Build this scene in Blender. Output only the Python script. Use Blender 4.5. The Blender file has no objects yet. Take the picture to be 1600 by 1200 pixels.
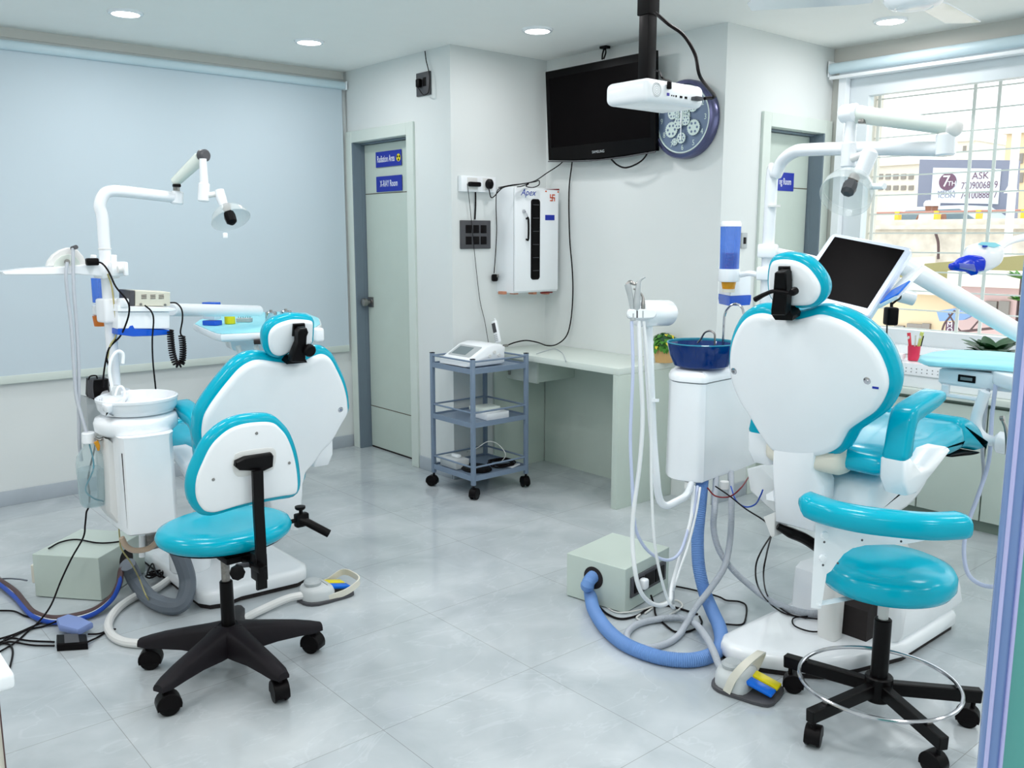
import bpy, bmesh, math, random
from mathutils import Vector, Matrix
random.seed(7)
SC = bpy.context.scene
COL = SC.collection
# ------------------------------------------------------------------ camera model
FOC = 1399.2; PIT = math.radians(9.47); YAW = math.radians(49.29); EYE = Vector((0, 0, 1.5))
FW = Vector((math.cos(YAW)*math.cos(PIT), math.sin(YAW)*math.cos(PIT), -math.sin(PIT)))
RT = Vector((math.sin(YAW), -math.cos(YAW), 0)); UP = RT.cross(FW)
def P(px, py, x=None, y=None, z=None, d=None):
    """point of the real place, measured off the photograph on a known plane"""
    v = FW + RT*((px-800)/FOC) + UP*((600-py)/FOC)
    if x is not None: t = x/v.x
    elif y is not None: t = y/v.y
    elif z is not None: t = (z-1.5)/v.z
    else: t = d
    return EYE + v*t
def PN(px, py, o, n):
    v = FW + RT*((px-800)/FOC) + UP*((600-py)/FOC)
    return EYE + v*((o-EYE).dot(n)/v.dot(n))
X, Y, Z = Vector((1,0,0)), Vector((0,1,0)), Vector((0,0,1))
V = lambda *a: Vector(a)
# ------------------------------------------------------------------ materials
def lin(c):
    c = c/255.0
    return c/12.92 if c <= 0.04045 else ((c+0.055)/1.055)**2.4
def mat(name, rgb, rough=.5, metal=0., var=.03, scale=8., bump=0., coat=0., emit=0., trans=0., ior=1.45, alpha=1., spec=.5):
    m = bpy.data.materials.new(name); m.use_nodes = True
    nt = m.node_tree; b = nt.nodes['Principled BSDF']
    col = [lin(c) for c in rgb]
    tc = nt.nodes.new('ShaderNodeTexCoord'); nz = nt.nodes.new('ShaderNodeTexNoise')
    nz.inputs['Scale'].default_value = scale; nz.inputs['Detail'].default_value = 3
    nt.links.new(tc.outputs['Object'], nz.inputs['Vector'])
    mx = nt.nodes.new('ShaderNodeMix'); mx.data_type = 'RGBA'
    mx.inputs[6].default_value = (*[max(0, c*(1-var*2)) for c in col], 1)
    mx.inputs[7].default_value = (*[min(1, c*(1+var)) for c in col], 1)
    nt.links.new(nz.outputs['Fac'], mx.inputs[0]); nt.links.new(mx.outputs[2], b.inputs['Base Color'])
    b.inputs['Roughness'].default_value = rough; b.inputs['Metallic'].default_value = metal
    b.inputs['Coat Weight'].default_value = coat; b.inputs['IOR'].default_value = ior
    b.inputs['Transmission Weight'].default_value = trans; b.inputs['Alpha'].default_value = alpha
    b.inputs['Specular IOR Level'].default_value = spec
    if emit:
        b.inputs['Emission Color'].default_value = (*col, 1); b.inputs['Emission Strength'].default_value = emit
    if bump:
        bp = nt.nodes.new('ShaderNodeBump'); bp.inputs['Strength'].default_value = bump; bp.inputs['Distance'].default_value = .004
        nt.links.new(nz.outputs['Fac'], bp.inputs['Height']); nt.links.new(bp.outputs['Normal'], b.inputs['Normal'])
    return m
def clear(name, rgb, opacity=.2, rough=.03, metal=0.):
    """thin clear plastic or glass: transparent mixed with a glossy body"""
    m = bpy.data.materials.new(name); m.use_nodes = True; nt = m.node_tree
    b = nt.nodes['Principled BSDF']; out = nt.nodes['Material Output']
    b.inputs['Base Color'].default_value = (*[lin(c) for c in rgb], 1); b.inputs['Roughness'].default_value = rough
    b.inputs['Metallic'].default_value = metal
    t = nt.nodes.new('ShaderNodeBsdfTransparent'); t.inputs['Color'].default_value = (*[min(1, .35*lin(c)+.65) for c in rgb], 1)
    lw = nt.nodes.new('ShaderNodeLayerWeight'); lw.inputs['Blend'].default_value = .25
    mr = nt.nodes.new('ShaderNodeMapRange'); mr.inputs['To Min'].default_value = opacity; mr.inputs['To Max'].default_value = min(1, opacity+.55)
    mx = nt.nodes.new('ShaderNodeMixShader')
    nt.links.new(lw.outputs['Facing'], mr.inputs['Value']); nt.links.new(mr.outputs['Result'], mx.inputs[0])
    nt.links.new(t.outputs[0], mx.inputs[1]); nt.links.new(b.outputs[0], mx.inputs[2]); nt.links.new(mx.outputs[0], out.inputs['Surface'])
    return m
def floor_mat():
    m = bpy.data.materials.new('polished_tile'); m.use_nodes = True; nt = m.node_tree; N = nt.nodes.new; L = nt.links.new
    b = nt.nodes['Principled BSDF']; g = N('ShaderNodeNewGeometry')
    mp = N('ShaderNodeMapping'); mp.inputs['Location'].default_value = (-1.965, -2.79, 0); L(g.outputs['Position'], mp.inputs[0])
    br = N('ShaderNodeTexBrick'); br.offset = 0; br.inputs['Scale'].default_value = 1
    br.inputs['Brick Width'].default_value = .61; br.inputs['Row Height'].default_value = .61
    br.inputs['Mortar Size'].default_value = .0013; br.inputs['Mortar Smooth'].default_value = .4
    br.inputs['Color1'].default_value = (1,1,1,1); br.inputs['Color2'].default_value = (.95,.96,.97,1); br.inputs['Mortar'].default_value = (.6,.58,.56,1)
    L(mp.outputs[0], br.inputs['Vector'])
    n1 = N('ShaderNodeTexNoise'); n1.inputs['Scale'].default_value = 3.2; n1.inputs['Detail'].default_value = 6; n1.inputs['Distortion'].default_value = .6
    L(g.outputs['Position'], n1.inputs['Vector'])
    cr = N('ShaderNodeValToRGB'); e = cr.color_ramp.elements
    e[0].position = .3; e[0].color = (lin(172), lin(180), lin(184), 1); e[1].position = .72; e[1].color = (lin(200), lin(206), lin(209), 1)
    L(n1.outputs['Fac'], cr.inputs[0])
    # thin pale veins
    mv = N('ShaderNodeMapping'); mv.inputs['Rotation'].default_value = (0,0,.5); mv.inputs['Scale'].default_value = (1,2.2,1); L(g.outputs['Position'], mv.inputs[0])
    n2 = N('ShaderNodeTexNoise'); n2.inputs['Scale'].default_value = 1.7; n2.inputs['Detail'].default_value = 5; n2.inputs['Distortion'].default_value = 1.6; L(mv.outputs[0], n2.inputs['Vector'])
    s = N('ShaderNodeMath'); s.operation = 'SUBTRACT'; s.inputs[1].default_value = .5; L(n2.outputs['Fac'], s.inputs[0])
    a = N('ShaderNodeMath'); a.operation = 'ABSOLUTE'; L(s.outputs[0], a.inputs[0])
    mr = N('ShaderNodeMapRange'); mr.inputs['From Min'].default_value = 0; mr.inputs['From Max'].default_value = .012; mr.inputs['To Min'].default_value = .15; mr.inputs['To Max'].default_value = 0
    L(a.outputs[0], mr.inputs[0])
    mx = N('ShaderNodeMix'); mx.data_type = 'RGBA'; mx.inputs[7].default_value = (lin(228), lin(234), lin(238), 1)
    L(mr.outputs[0], mx.inputs[0]); L(cr.outputs[0], mx.inputs[6])
    mm = N('ShaderNodeMix'); mm.data_type = 'RGBA'; mm.blend_type = 'MULTIPLY'; mm.inputs[0].default_value = 1
    L(mx.outputs[2], mm.inputs[6]); L(br.outputs['Color'], mm.inputs[7]); L(mm.outputs[2], b.inputs['Base Color'])
    b.inputs['Roughness'].default_value = .11; b.inputs['IOR'].default_value = 1.5
    return m
M = dict(
 floor=floor_mat(), framew=mat('window_frame_white', (222,229,233), .35), wall=mat('wall_paint', (222,226,225), .55, var=.01, scale=3, bump=.02), warm=mat('wall_paint_warm', (216,214,208), .6, var=.01),
 ceil=mat('ceiling_paint', (246,246,242), .7, var=.01), base=mat('skirting_tile', (178,186,194), .35, var=.05),
 screen=mat('screen_fabric', (200,213,221), .8, var=.008, scale=2), alum=mat('roller_plastic', (205,224,232), .35),
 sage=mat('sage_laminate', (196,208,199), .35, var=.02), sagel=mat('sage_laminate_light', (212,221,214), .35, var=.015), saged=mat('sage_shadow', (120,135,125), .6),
 jamb=mat('jamb_steel', (112,126,138), .4, var=.03), dark=mat('dark_gap', (38,32,32), .8), gold=mat('brass_strip', (98,84,70), .4, .3),
 black=mat('black_plastic', (13,10,12), .42, var=.1, spec=.14), blacks=mat('black_steel_satin', (10,8,9), .34, spec=.18), gloss=mat('black_gloss', (6,5,6), .2, spec=.12), soft=mat('black_base_nylon', (27,23,28), .55, var=.1, spec=.25),
 white=mat('white_plastic', (246,249,252), .22, var=.012, coat=.3), whited=mat('aged_white_plastic', (226,226,224), .35, var=.03), whitem=mat('white_enamel', (234,238,242), .2, var=.015, coat=.4),
 grey=mat('grey_plastic', (176,182,184), .4), greyl=mat('light_grey_plastic', (200,205,206), .4), greyd=mat('dark_grey_plastic', (74,74,78), .45),
 teal=mat('teal_vinyl', (0,170,196), .18, var=.03, scale=14, coat=.05, spec=.3, bump=.05), teald=mat('teal_vinyl_deep', (0,140,165), .2, var=.05, coat=.5),
 paper=mat('pale_teal_liner', (150,222,234), .5, var=.02), steelb=mat('trolley_steel', (120,137,158), .35, var=.03, scale=20),
 chrome=mat('chrome', (205,205,210), .14, 1.), nickel=mat('brushed_nickel', (150,148,145), .3, .9), rust=mat('worn_metal', (165,160,155), .4, .5, var=.4, scale=60),
 tube=mat('grey_tubing', (178,184,192), .4, var=.03), tubew=mat('white_tubing', (224,228,230), .35), tubeg=mat('grey_hose_rubber', (106,114,124), .5), tubeb=mat('lilac_tubing', (190,200,226), .35),
 wire=mat('black_cable', (18,13,15), .45, spec=.15), wireb=mat('blue_cable', (20,70,170), .4), brown=mat('brown_hose', (84,62,62), .5), beige=mat('beige_tube', (196,172,150), .35), yell=mat('yellowed_tube', (178,168,110), .4), wirew=mat('white_cable', (215,215,210), .45),
 blue=mat('blue_plastic', (22,88,205), .25, var=.03), blueb=mat('bright_blue_plastic', (0,110,225), .25), yellow=mat('yellow_plastic', (240,222,20), .3), signb=mat('sign_blue', (12,40,160), .35, var=.01), ink=mat('sign_white', (240,242,245), .5),
 inkb=mat('logo_blue', (20,60,170), .5), lavb=mat('blue_grey_pad', (130,150,205), .45), cream=mat('cream_casing', (214,212,196), .4, var=.03), saffron=mat('orange_mark', (214,84,30), .5), redd=mat('dark_red_tag', (120,20,24), .5), wood=mat('wood_block', (190,128,100), .6),
 red=mat('pink_red_cup', (214,48,84), .35), pink=mat('pink_handle', (220,60,80), .4), lime=mat('lime_handle', (205,214,120), .4), amber=mat('amber_plastic', (240,165,30), .25, trans=.2), orange=mat('orange_plastic', (222,120,30), .35),
 leaf=mat('leaf_green', (34,84,44), .4, var=.3, scale=30), leafl=mat('leaf_fresh', (72,140,40), .45, var=.3, scale=30), flower=mat('flower_yellow', (235,215,60), .5), pot=mat('tan_pot', (206,166,110), .6, var=.05),
 screenb=mat('display_black', (6,4,5), .4, spec=.05), lcd=mat('lcd_grey', (112,126,130), .25), ivory=mat('ivory_handle', (224,220,206), .35), bezel=mat('monitor_shell', (214,224,238), .25, coat=.3),
 slate=mat('clock_slate', (104,122,148), .5, var=.06, scale=30), rimb=mat('clock_rim', (92,94,128), .25, .7), gearm=mat('clock_gear', (205,220,216), .45),
 lamp=mat('lamp_disc', (255,255,255), .5, emit=6.), amberl=mat('lamp_bulb', (70,45,25), .3), purple=mat('purple_tape', (70,60,160), .4),
 grille=mat('grille_paint', (226,226,222), .5), dirty=mat('stained_concrete', (226,218,204), .85, var=.24, scale=5), farwin=mat('far_window', (140,134,128), .6), concrete=mat('pale_concrete', (226,220,208), .9, var=.06, scale=.6),
 awn=mat('olive_awning', (158,154,108), .8, var=.08, scale=1), peach=mat('peach_wall', (226,206,172), .9, var=.05, scale=.5), pinkw=mat('pink_wall', (214,184,180), .9, var=.08, scale=.7), brd=mat('billboard_grey', (128,132,150), .7, var=.02, scale=.5), brdw=mat('billboard_white', (224,228,236), .7, var=.01), maroon=mat('billboard_mark', (112,80,100), .7),
 rail=mat('rail_red', (180,130,118), .6), postor=mat('rail_post_yellow', (250,190,60), .6), road=mat('road_grey', (190,184,176), .9), car=mat('car_silver', (205,215,220), .3), carg=mat('car_window', (120,140,150), .15), skin=mat('skin_tone', (140,95,75), .6), cloth=mat('white_shirt', (236,236,240), .8), bluet=mat('blue_tarp', (130,160,205), .7),
 edgel=mat('door_edge_pale', (182,184,228), .2), edge=mat('door_edge_blue', (112,140,190), .15, coat=.5, var=.1, scale=3), teglass=clear('sea_green_glass', (92,166,160), .88, .08),
 pane=clear('window_glass', (235,245,245), .0, .0), clearp=clear('clear_plastic', (225,235,235), .12, .05), bluecl=clear('blue_clear_plastic', (40,125,235), .42, .08), frost=clear('frosted_plastic', (225,232,240), .6, .2), bottle=clear('bottle_plastic', (215,230,232), .14, .08), shield=clear('lamp_shield', (228,234,234), .10, .06), bowl=clear('blue_glass', (0,52,124), .74, .04), bowlr=clear('teal_glass_rim', (60,150,175), .72, .04), water=clear('water_body', (205,220,224), .12, .02), uvg=clear('smoked_glass', (26,26,30), .72, .05),
)
# window pane: almost nothing but fresnel glare
for _n in M['pane'].node_tree.nodes:
    if _n.type == 'MAP_RANGE': _n.inputs['To Max'].default_value = .25
# ------------------------------------------------------------------ mesh builder
def catmull(pts, k=6, closed=False):
    pts = [Vector(p) for p in pts]; n = len(pts)
    if n < 3: return pts
    out = []
    rng = range(n) if closed else range(n-1)
    for i in rng:
        p0 = pts[(i-1) % n] if (closed or i > 0) else pts[0]*2-pts[1]
        p1 = pts[i]; p2 = pts[(i+1) % n]
        p3 = pts[(i+2) % n] if (closed or i+2 < n) else pts[-1]*2-pts[-2]
        for j in range(k):
            t = j/k; t2 = t*t; t3 = t2*t
            out.append(.5*((2*p1)+(-p0+p2)*t+(2*p0-5*p1+4*p2-p3)*t2+(-p0+3*p1-3*p2+p3)*t3))
    if not closed: out.append(pts[-1])
    return out
def frame_for(d):
    d = d.normalized(); a = Z if abs(d.z) < .9 else X
    u = a.cross(d).normalized(); return u, d.cross(u)
class MB:
    def __init__(s): s.bm = bmesh.new()
    def _merge(s, b, mtx=None):
        if mtx is not None: bmesh.ops.transform(b, matrix=mtx, verts=b.verts)
        bmesh.ops.recalc_face_normals(b, faces=b.faces)
        me = bpy.data.meshes.new('t'); b.to_mesh(me); b.free(); s.bm.from_mesh(me); bpy.data.meshes.remove(me); return s
    def box(s, c, size, bev=0., seg=2, ax=None, rz=0.):
        """ax = (right, forward, up) unit axes"""
        b = bmesh.new(); bmesh.ops.create_cube(b, size=1)
        bmesh.ops.scale(b, vec=Vector(size), verts=b.verts)
        if bev: bmesh.ops.bevel(b, geom=list(b.edges), offset=min(bev, min(size)*.49), segments=seg, affect='EDGES', profile=.5)
        if ax: m = Matrix((ax[0], ax[1], ax[2])).transposed().to_4x4()
        else: m = Matrix.Rotation(rz, 4, 'Z')
        return s._merge(b, Matrix.Translation(Vector(c)) @ m)
    def bb(s, a, b_, bev=0., seg=2):
        a = Vector(a); b_ = Vector(b_); return s.box((a+b_)/2, [abs(v) for v in (b_-a)], bev, seg)
    def lathe(s, prof, o=(0,0,0), axis=Z, n=32, squash=None, u=None):
        o = Vector(o); axis = Vector(axis).normalized()
        if u is None: u, w = frame_for(axis)
        else: u = Vector(u).normalized(); w = axis.cross(u)
        b = bmesh.new(); rings = []
        sx, sy = squash or (1, 1)
        for r, h in prof:
            if r < 1e-6: rings.append([b.verts.new(o+axis*h)])
            else: rings.append([b.verts.new(o+axis*h+(u*math.cos(t)*sx+w*math.sin(t)*sy)*r) for t in [2*math.pi*i/n for i in range(n)]])
        for A, B in zip(rings, rings[1:]):
            for i in range(n):
                j = (i+1) % n
                f = ([A[0], B[i], B[j]] if len(A) == 1 else [A[i], B[0], A[j]][::-1] if len(B) == 1 else [A[i], B[i], B[j], A[j]])
                if len(A) == 1 and len(B) == 1: continue
                b.faces.new(f)
        return s._merge(b)
    def cyl(s, p0, p1, r, r1=None, n=20, bev=0.):
        p0 = Vector(p0); p1 = Vector(p1); L = (p1-p0).length; r1 = r if r1 is None else r1
        e = min(bev, r*.5, L*.4)
        pr = [(0,0),(r-e,0),(r,e),(r1,L-e),(r1-e,L),(0,L)] if e else [(0,0),(r,0),(r1,L),(0,L)]
        return s.lathe(pr, p0, p1-p0, n)
    def tube(s, pts, r, n=10, k=6, closed=False, cap=True, flat=None):
        rr = r if isinstance(r, (list, tuple)) else None
        c = catmull(pts, k, closed) if k > 1 else [Vector(p) for p in pts]
        m = len(c); b = bmesh.new(); rings = []; u = None
        for i, p in enumerate(c):
            a = c[i-1] if (i > 0 or closed) else p; q = c[(i+1) % m] if (i < m-1 or closed) else p
            d = (q-a)
            if d.length < 1e-9: d = Vector((0,0,1))
            d.normalize()
            if u is None: u, w = frame_for(d)
            else:
                u = (u-d*u.dot(d))
                u = u.normalized() if u.length > 1e-6 else frame_for(d)[0]
                w = d.cross(u)
            if rr: t = i/(m-1)*(len(rr)-1); a0 = int(min(t, len(rr)-2)); R = rr[a0]+(rr[a0+1]-rr[a0])*(t-a0)
            else: R = r
            if flat: R2 = R*flat
            else: R2 = R
            rings.append([b.verts.new(p+u*math.cos(2*math.pi*j/n)*R+w*math.sin(2*math.pi*j/n)*R2) for j in range(n)])
        for i in range(m if closed else m-1):
            A = rings[i]; B = rings[(i+1) % m]
            for j in range(n): b.faces.new([A[j], A[(j+1) % n], B[(j+1) % n], B[j]])
        if cap and not closed: b.faces.new(rings[0][::-1]); b.faces.new(rings[-1])
        return s._merge(b)
    def ribbed(s, pts, r, pitch=.008, n=14, amp=.05):
        c = catmull(pts, 14); tot = [0]
        for a, q in zip(c, c[1:]): tot.append(tot[-1]+(q-a).length)
        N = int(tot[-1]/pitch*2); out = []; j = 0
        for i in range(N+1):
            t = tot[-1]*i/N
            while j < len(c)-2 and tot[j+1] < t: j += 1
            f = (t-tot[j])/max(1e-9, tot[j+1]-tot[j]); out.append(c[j].lerp(c[j+1], min(1, f)))
        return s.tube(out, [r*(1+amp*(1 if i % 2 else -1)) for i in range(len(out))], n=n, k=1)
    def slab(s, pts, n, prof, k=0, square=None):
        """outline pts on a plane swept along n through rings (outward offset, depth)"""
        pts = [Vector(p) for p in pts]; n = Vector(n).normalized()
        if k: pts = catmull(pts, k, True)
        N = len(pts); u = (pts[1]-pts[0]).normalized(); cen = sum(pts, Vector())/N
        area = Vector()
        for i in range(N): area += (pts[i]-cen).cross(pts[(i+1) % N]-cen)
        sg = 1 if area.dot(n) > 0 else -1
        nor = []
        for i in range(N):
            t = (pts[(i+1) % N]-pts[i-1]); t -= n*t.dot(n)
            nor.append(t.cross(n).normalized()*sg)
        b = bmesh.new(); rings = [[b.verts.new(pts[i]+nor[i]*o+n*h) for i in range(N)] for o, h in prof]
        for A, B in zip(rings, rings[1:]):
            for i in range(N): b.faces.new([A[i], A[(i+1) % N], B[(i+1) % N], B[i]])
        b.faces.new(rings[0][::-1]); b.faces.new(rings[-1])
        return s._merge(b)
    def poly(s, pts):
        b = bmesh.new(); b.faces.new([b.verts.new(Vector(p)) for p in pts]); me = bpy.data.meshes.new('t'); b.to_mesh(me); b.free(); s.bm.from_mesh(me); bpy.data.meshes.remove(me); return s
    def ball(s, c, r, sc=(1,1,1), seg=20):
        b = bmesh.new(); bmesh.ops.create_uvsphere(b, u_segments=seg, v_segments=seg//2+2, radius=r)
        bmesh.ops.scale(b, vec=Vector(sc), verts=b.verts); return s._merge(b, Matrix.Translation(Vector(c)))
    def build(s, name, m, parent=None, label=None, sharp=35, kind=None):
        me = bpy.data.meshes.new(name)
        vs = [v.co for v in s.bm.verts]
        lo = Vector([min(v[i] for v in vs) for i in range(3)]); hi = Vector([max(v[i] for v in vs) for i in range(3)]); c = (lo+hi)/2
        bmesh.ops.translate(s.bm, vec=-c, verts=s.bm.verts)
        s.bm.to_mesh(me); s.bm.free(); me.materials.append(M[m] if isinstance(m, str) else m)
        for p in me.polygons: p.use_smooth = True
        me.set_sharp_from_angle(angle=math.radians(sharp))
        o = bpy.data.objects.new(name, me); COL.objects.link(o)
        off = Vector()
        q = parent
        while q is not None: off += q.location; q = q.parent
        o.location = c-off
        if parent is not None: o.parent = parent
        if label: o['label'] = label
        if kind: o['kind'] = kind
        return o
def tag(o, label, cat, group=None):
    o['label'] = label; o['category'] = cat
    if group: o['group'] = group
    return o
def thing(name, label, cat, loc, group=None):
    o = bpy.data.objects.new(name, None); COL.objects.link(o); o.location = Vector(loc); o.empty_display_size = .05
    return tag(o, label, cat, group)
def setting(name, loc=(0,0,0)):
    o = bpy.data.objects.new(name, None); COL.objects.link(o); o.location = Vector(loc); o['kind'] = 'structure'; return o
def text(name, s, size, loc, right, up, m, parent, ext=.0008, align='CENTER', shear=0., xs=1.):
    cu = bpy.data.curves.new(name, 'FONT'); cu.body = s; cu.size = size; cu.extrude = ext; cu.align_x = align; cu.align_y = 'CENTER'; cu.shear = shear; cu.resolution_u = 3
    t = bpy.data.objects.new(name, cu); COL.objects.link(t)
    bpy.context.view_layer.update()
    me = bpy.data.meshes.new_from_object(t.evaluated_get(bpy.context.evaluated_depsgraph_get())); bpy.data.objects.remove(t); bpy.data.curves.remove(cu)
    right = Vector(right).normalized(); up = Vector(up).normalized(); nn = right.cross(up)
    mt = Matrix((right*xs, up, nn)).transposed().to_4x4(); me.transform(mt)
    me.materials.clear(); me.materials.append(M[m]); me.name = name
    o = bpy.data.objects.new(name, me); COL.objects.link(o); off = Vector(); q = parent
    while q is not None: off += q.location; q = q.parent
    o.location = Vector(loc)-off
    if parent is not None: o.parent = parent
    return o
def dup(root, loc, label=None, group=None):
    r = root.copy(); COL.objects.link(r); r.location = Vector(loc)
    if label: r['label'] = label
    if group: r['group'] = group
    for ch in list(root.children):
        c = ch.copy(); COL.objects.link(c); c.parent = r
        for g in list(ch.children):
            e = g.copy(); COL.objects.link(e); e.parent = c
    return r
def path(*a):
    """points as (px, py, 'plane', value)"""
    return [P(p[0], p[1], **{p[2]: p[3]}) for p in a]
def rect(c, hw, hh, r, right, up, k=5):
    out = []
    for sx, sy, a0 in ((1,1,0),(-1,1,90),(-1,-1,180),(1,-1,270)):
        for i in range(k+1):
            a = math.radians(a0+90*i/k); out.append(Vector(c)+right*(sx*(hw-r)+r*math.cos(a))+up*(sy*(hh-r)+r*math.sin(a)))
    return out
# ================================================================== ROOM
CZ = 2.58; XL, XR = -1.6, 5.06; YB, YL = -2.0, 5.52
def room():
    MB().bb((XL-.1, YB-.1, -.1), (XR+.3, YL+.1, 0)).build('floor', 'floor', kind='structure')
    MB().bb((XL-.1, YB-.1, CZ), (XR+.3, YL+.1, CZ+.12)).build('ceiling', 'ceil', kind='structure')
    MB().bb((XL, YL, 0), (3.25, YL+.1, CZ)).build('wall_left', 'wall', kind='structure')
    m = MB().bb((3.25, 4.326, 0), (3.45, 4.70, CZ)).bb((3.25, 4.70, 2.17), (3.45, 5.50, CZ)).bb((3.25, 5.495, 0), (3.45, YL+.1, CZ)).bb((3.40,4.70,0),(3.45,5.50,2.17))
    m.build('wall_back', 'wall', kind='structure')
    MB().bb((3.4501, 4.326, 0), (4.01, 4.5, CZ)).build('wall_column', 'wall', kind='structure')
    MB().bb((4.01, 2.955, 0), (4.25, 4.5, CZ)).build('wall_television', 'wall', kind='structure')
    m = MB().bb((4.2501, 2.955, 0), (4.36, 3.15, CZ)).bb((4.36, 2.955, 2.14), (5.055, 3.15, CZ)).bb((4.36, 3.11, 0), (5.055, 3.15, 2.14)).bb((5.045,2.955,0),(5.06,3.15,2.14))
    m.build('wall_right', 'wall', kind='structure')
    # window wall with its opening
    y0, y1, z0, z1 = -.9, 2.86, .83, 2.423
    m = MB().bb((XR, YB, 0), (XR+.2, 3.15, z0)).bb((XR, YB, z1), (XR+.2, 3.15, CZ)).bb((XR, y1, z0), (XR+.2, 3.15, z1)).bb((XR, YB, z0), (XR+.2, y0, z1))
    m.build('wall_window', 'warm', kind='structure')
    MB().bb((XL-.1, YB, 0), (XL, YL+.1, CZ)).build('wall_rear', 'wall', kind='structure')
    MB().bb((XL-.1, YB-.1, 0), (XR+.2, YB, CZ)).build('wall_side', 'wall', kind='structure')
    MB().bb((XL, YL-.012, 0), (3.24, YL, .085), .002).build('baseboard_left', 'base', kind='structure')
    MB().bb((3.238, 4.33, 0), (3.25, 4.685, .085), .002).build('baseboard_back', 'base', kind='structure')
    MB().bb((3.238, 4.314, 0), (3.53, 4.326, .085), .002).build('baseboard_column', 'base', kind='structure')
    MB().bb((4.02, 2.943, 0), (4.34, 2.955, .085), .002).build('baseboard_right', 'base', kind='structure')
    # warm strip of wall over the screen
    MB().bb((XL, YL-.006, 2.53), (3.245, YL, CZ), 0).build('trim_1', 'warm', kind='structure')
    # window frame
    w = setting('window_1', (XR, 1.3, z0))
    xf = XR-.02
    def fr(a, b, t, x0, x1, name, mt):
        MB().bb((x0, a[0], a[1]), (x1, a[0]+t, b[1])).bb((x0, b[0]-t, a[1]), (x1, b[0], b[1])).bb((x0, a[0]+t, a[1]), (x1, b[0]-t, a[1]+t)).bb((x0, a[0]+t, b[1]-t), (x1, b[0]-t, b[1])).build(name, mt, w)
    fr((y0-.04, z0-.0), (y1+.03, z1+.02), .045, xf-.03, xf+.02, 'window_surround', 'white')
    fr((y0, z0), (y1, z1), .13, XR+.005, XR+.07, 'window_frame', 'framew')
    MB().bb((XR+.03, y0+.12, z0+.12), (XR+.036, y1-.12, z1-.12)).build('glass_pane', 'pane', w)
    # reveal outside, beyond the frame
    MB().bb((XR+.2, y1-.04, .7), (XR+.36, y1+.2, 2.6)).build('trim_2', 'concrete', kind='structure')
room()
def door(idx, o, right, up, inward, w, h, leaf_d, jamb_side):
    """frame round an opening; right/up in the wall plane, inward = into the wall"""
    o = Vector(o); D = setting('door_%d' % idx, o)
    t = .075
    def bx(a, b, d0, d1, name, mt, par, bev=.002):
        c = o+right*((a[0]+b[0])/2)+up*((a[1]+b[1])/2)+inward*((d0+d1)/2)
        return MB().box(c, (abs(b[0]-a[0]), abs(d1-d0), abs(b[1]-a[1])), bev, 1, ax=(right, inward, up)).build(name, mt, par)
    bx((0,0), (t,h), -.016, .05, 'frame_post', 'sagel', D); bx((w-t,0), (w,h), -.016, .05, 'frame_post', 'sagel', D)
    bx((t,h-t), (w-t,h), -.015, .05, 'frame_head', 'sagel', D)
    bx((t,0), (t+.012,h-t), .05, leaf_d, 'jamb', 'jamb', D) ; bx((w-t-.012,0), (w-t,h-t), .05, leaf_d, 'jamb', 'jamb', D)
    bx((t+.012,h-t-.012), (w-t-.012,h-t), .05, leaf_d, 'jamb', 'jamb', D)
    # inner step of the steel jamb that faces the room
    a = t-.001 if jamb_side < 0 else w-t-.0; 
    bx((a,0) if jamb_side < 0 else (a-.012,0), (a+.014,h-t) if jamb_side < 0 else (a+.001,h-t), -.012, .0501, 'jamb', 'jamb', D, 0)
    L = bx((t+.016,.012), (w-t-.016,h-t-.014), leaf_d-.012, leaf_d+.028, 'door_leaf', 'sage', D)
    for zz in (.30, 1.77):
        bx((t+.017, zz), (w-t-.017, zz+.005), leaf_d-.0135, leaf_d-.010, 'inlay_strip', 'gold', L, 0)
    bx((t+.0125, 0), (t+.0155, h-t-.013), leaf_d-.004, leaf_d+.01, 'gap', 'dark', D, 0)
    bx((t+.016, 0), (w-t-.016, .0115), leaf_d-.008, leaf_d+.02, 'gap', 'dark', D, 0)
    return D, L
# X-ray room door: opening runs along -Y (to the right in view)
D1, L1 = door(1, (3.25, 5.498, 0), -Y, Z, X, .805, 2.185, .09, -1)
hp = P(572, 472, x=3.30)
MB().lathe([(0,0),(.026,0),(.026,.006),(.012,.01),(.012,.03),(.026,.036),(.029,.05),(.026,.064),(.018,.07),(0,.071)], V(3.326, hp.y-.02, hp.z), -X, 24).build('door_knob', 'nickel', L1)
MB().box((3.3265, hp.y-.02, hp.z), (.004, .07, .07), .001).build('knob_plate', 'nickel', L1)
D2, L2 = door(2, (4.345, 2.955, 0), X, Z, Y, .71, 2.165, .09, 1)
MB().bb((4.95, 3.035, 0), (4.956, 3.036, 2.07)).build('gap', 'dark', D2)
# signs
def sign(name, label, c, right, up, w, h, s, size, off=0., xs=.72):
    n = right.cross(up)
    t = thing(name, label, 'sign', c)
    MB().box(Vector(c), (w, .003, h), .0004, 1, ax=(right, -n, up)).build('sign_plate', 'signb', t)
    text('lettering', s, size, Vector(c)+n*.0019+right*off, right, up, 'ink', t, xs=xs, ext=.0004)
    return t
a, b = P(587,235,x=3.324), P(628,233,x=3.324); b2 = P(628,256,x=3.324)
s1 = sign('door_sign', 'blue door sign reading Radiation Area with a yellow radiation symbol', V(3.3215, (a.y+b.y)/2, (b.z+b2.z)/2-.004), -Y, Z, .305, .10, 'Radiation Area', .062, -.03, .56)
c = V(3.3190, (a.y+b.y)/2-.122, (b.z+b2.z)/2-.004)
MB().lathe([(0,0),(.024,0),(.024,.0008),(0,.0008)], c, -X, 24).build('radiation_symbol', 'yellow', s1)
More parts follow.
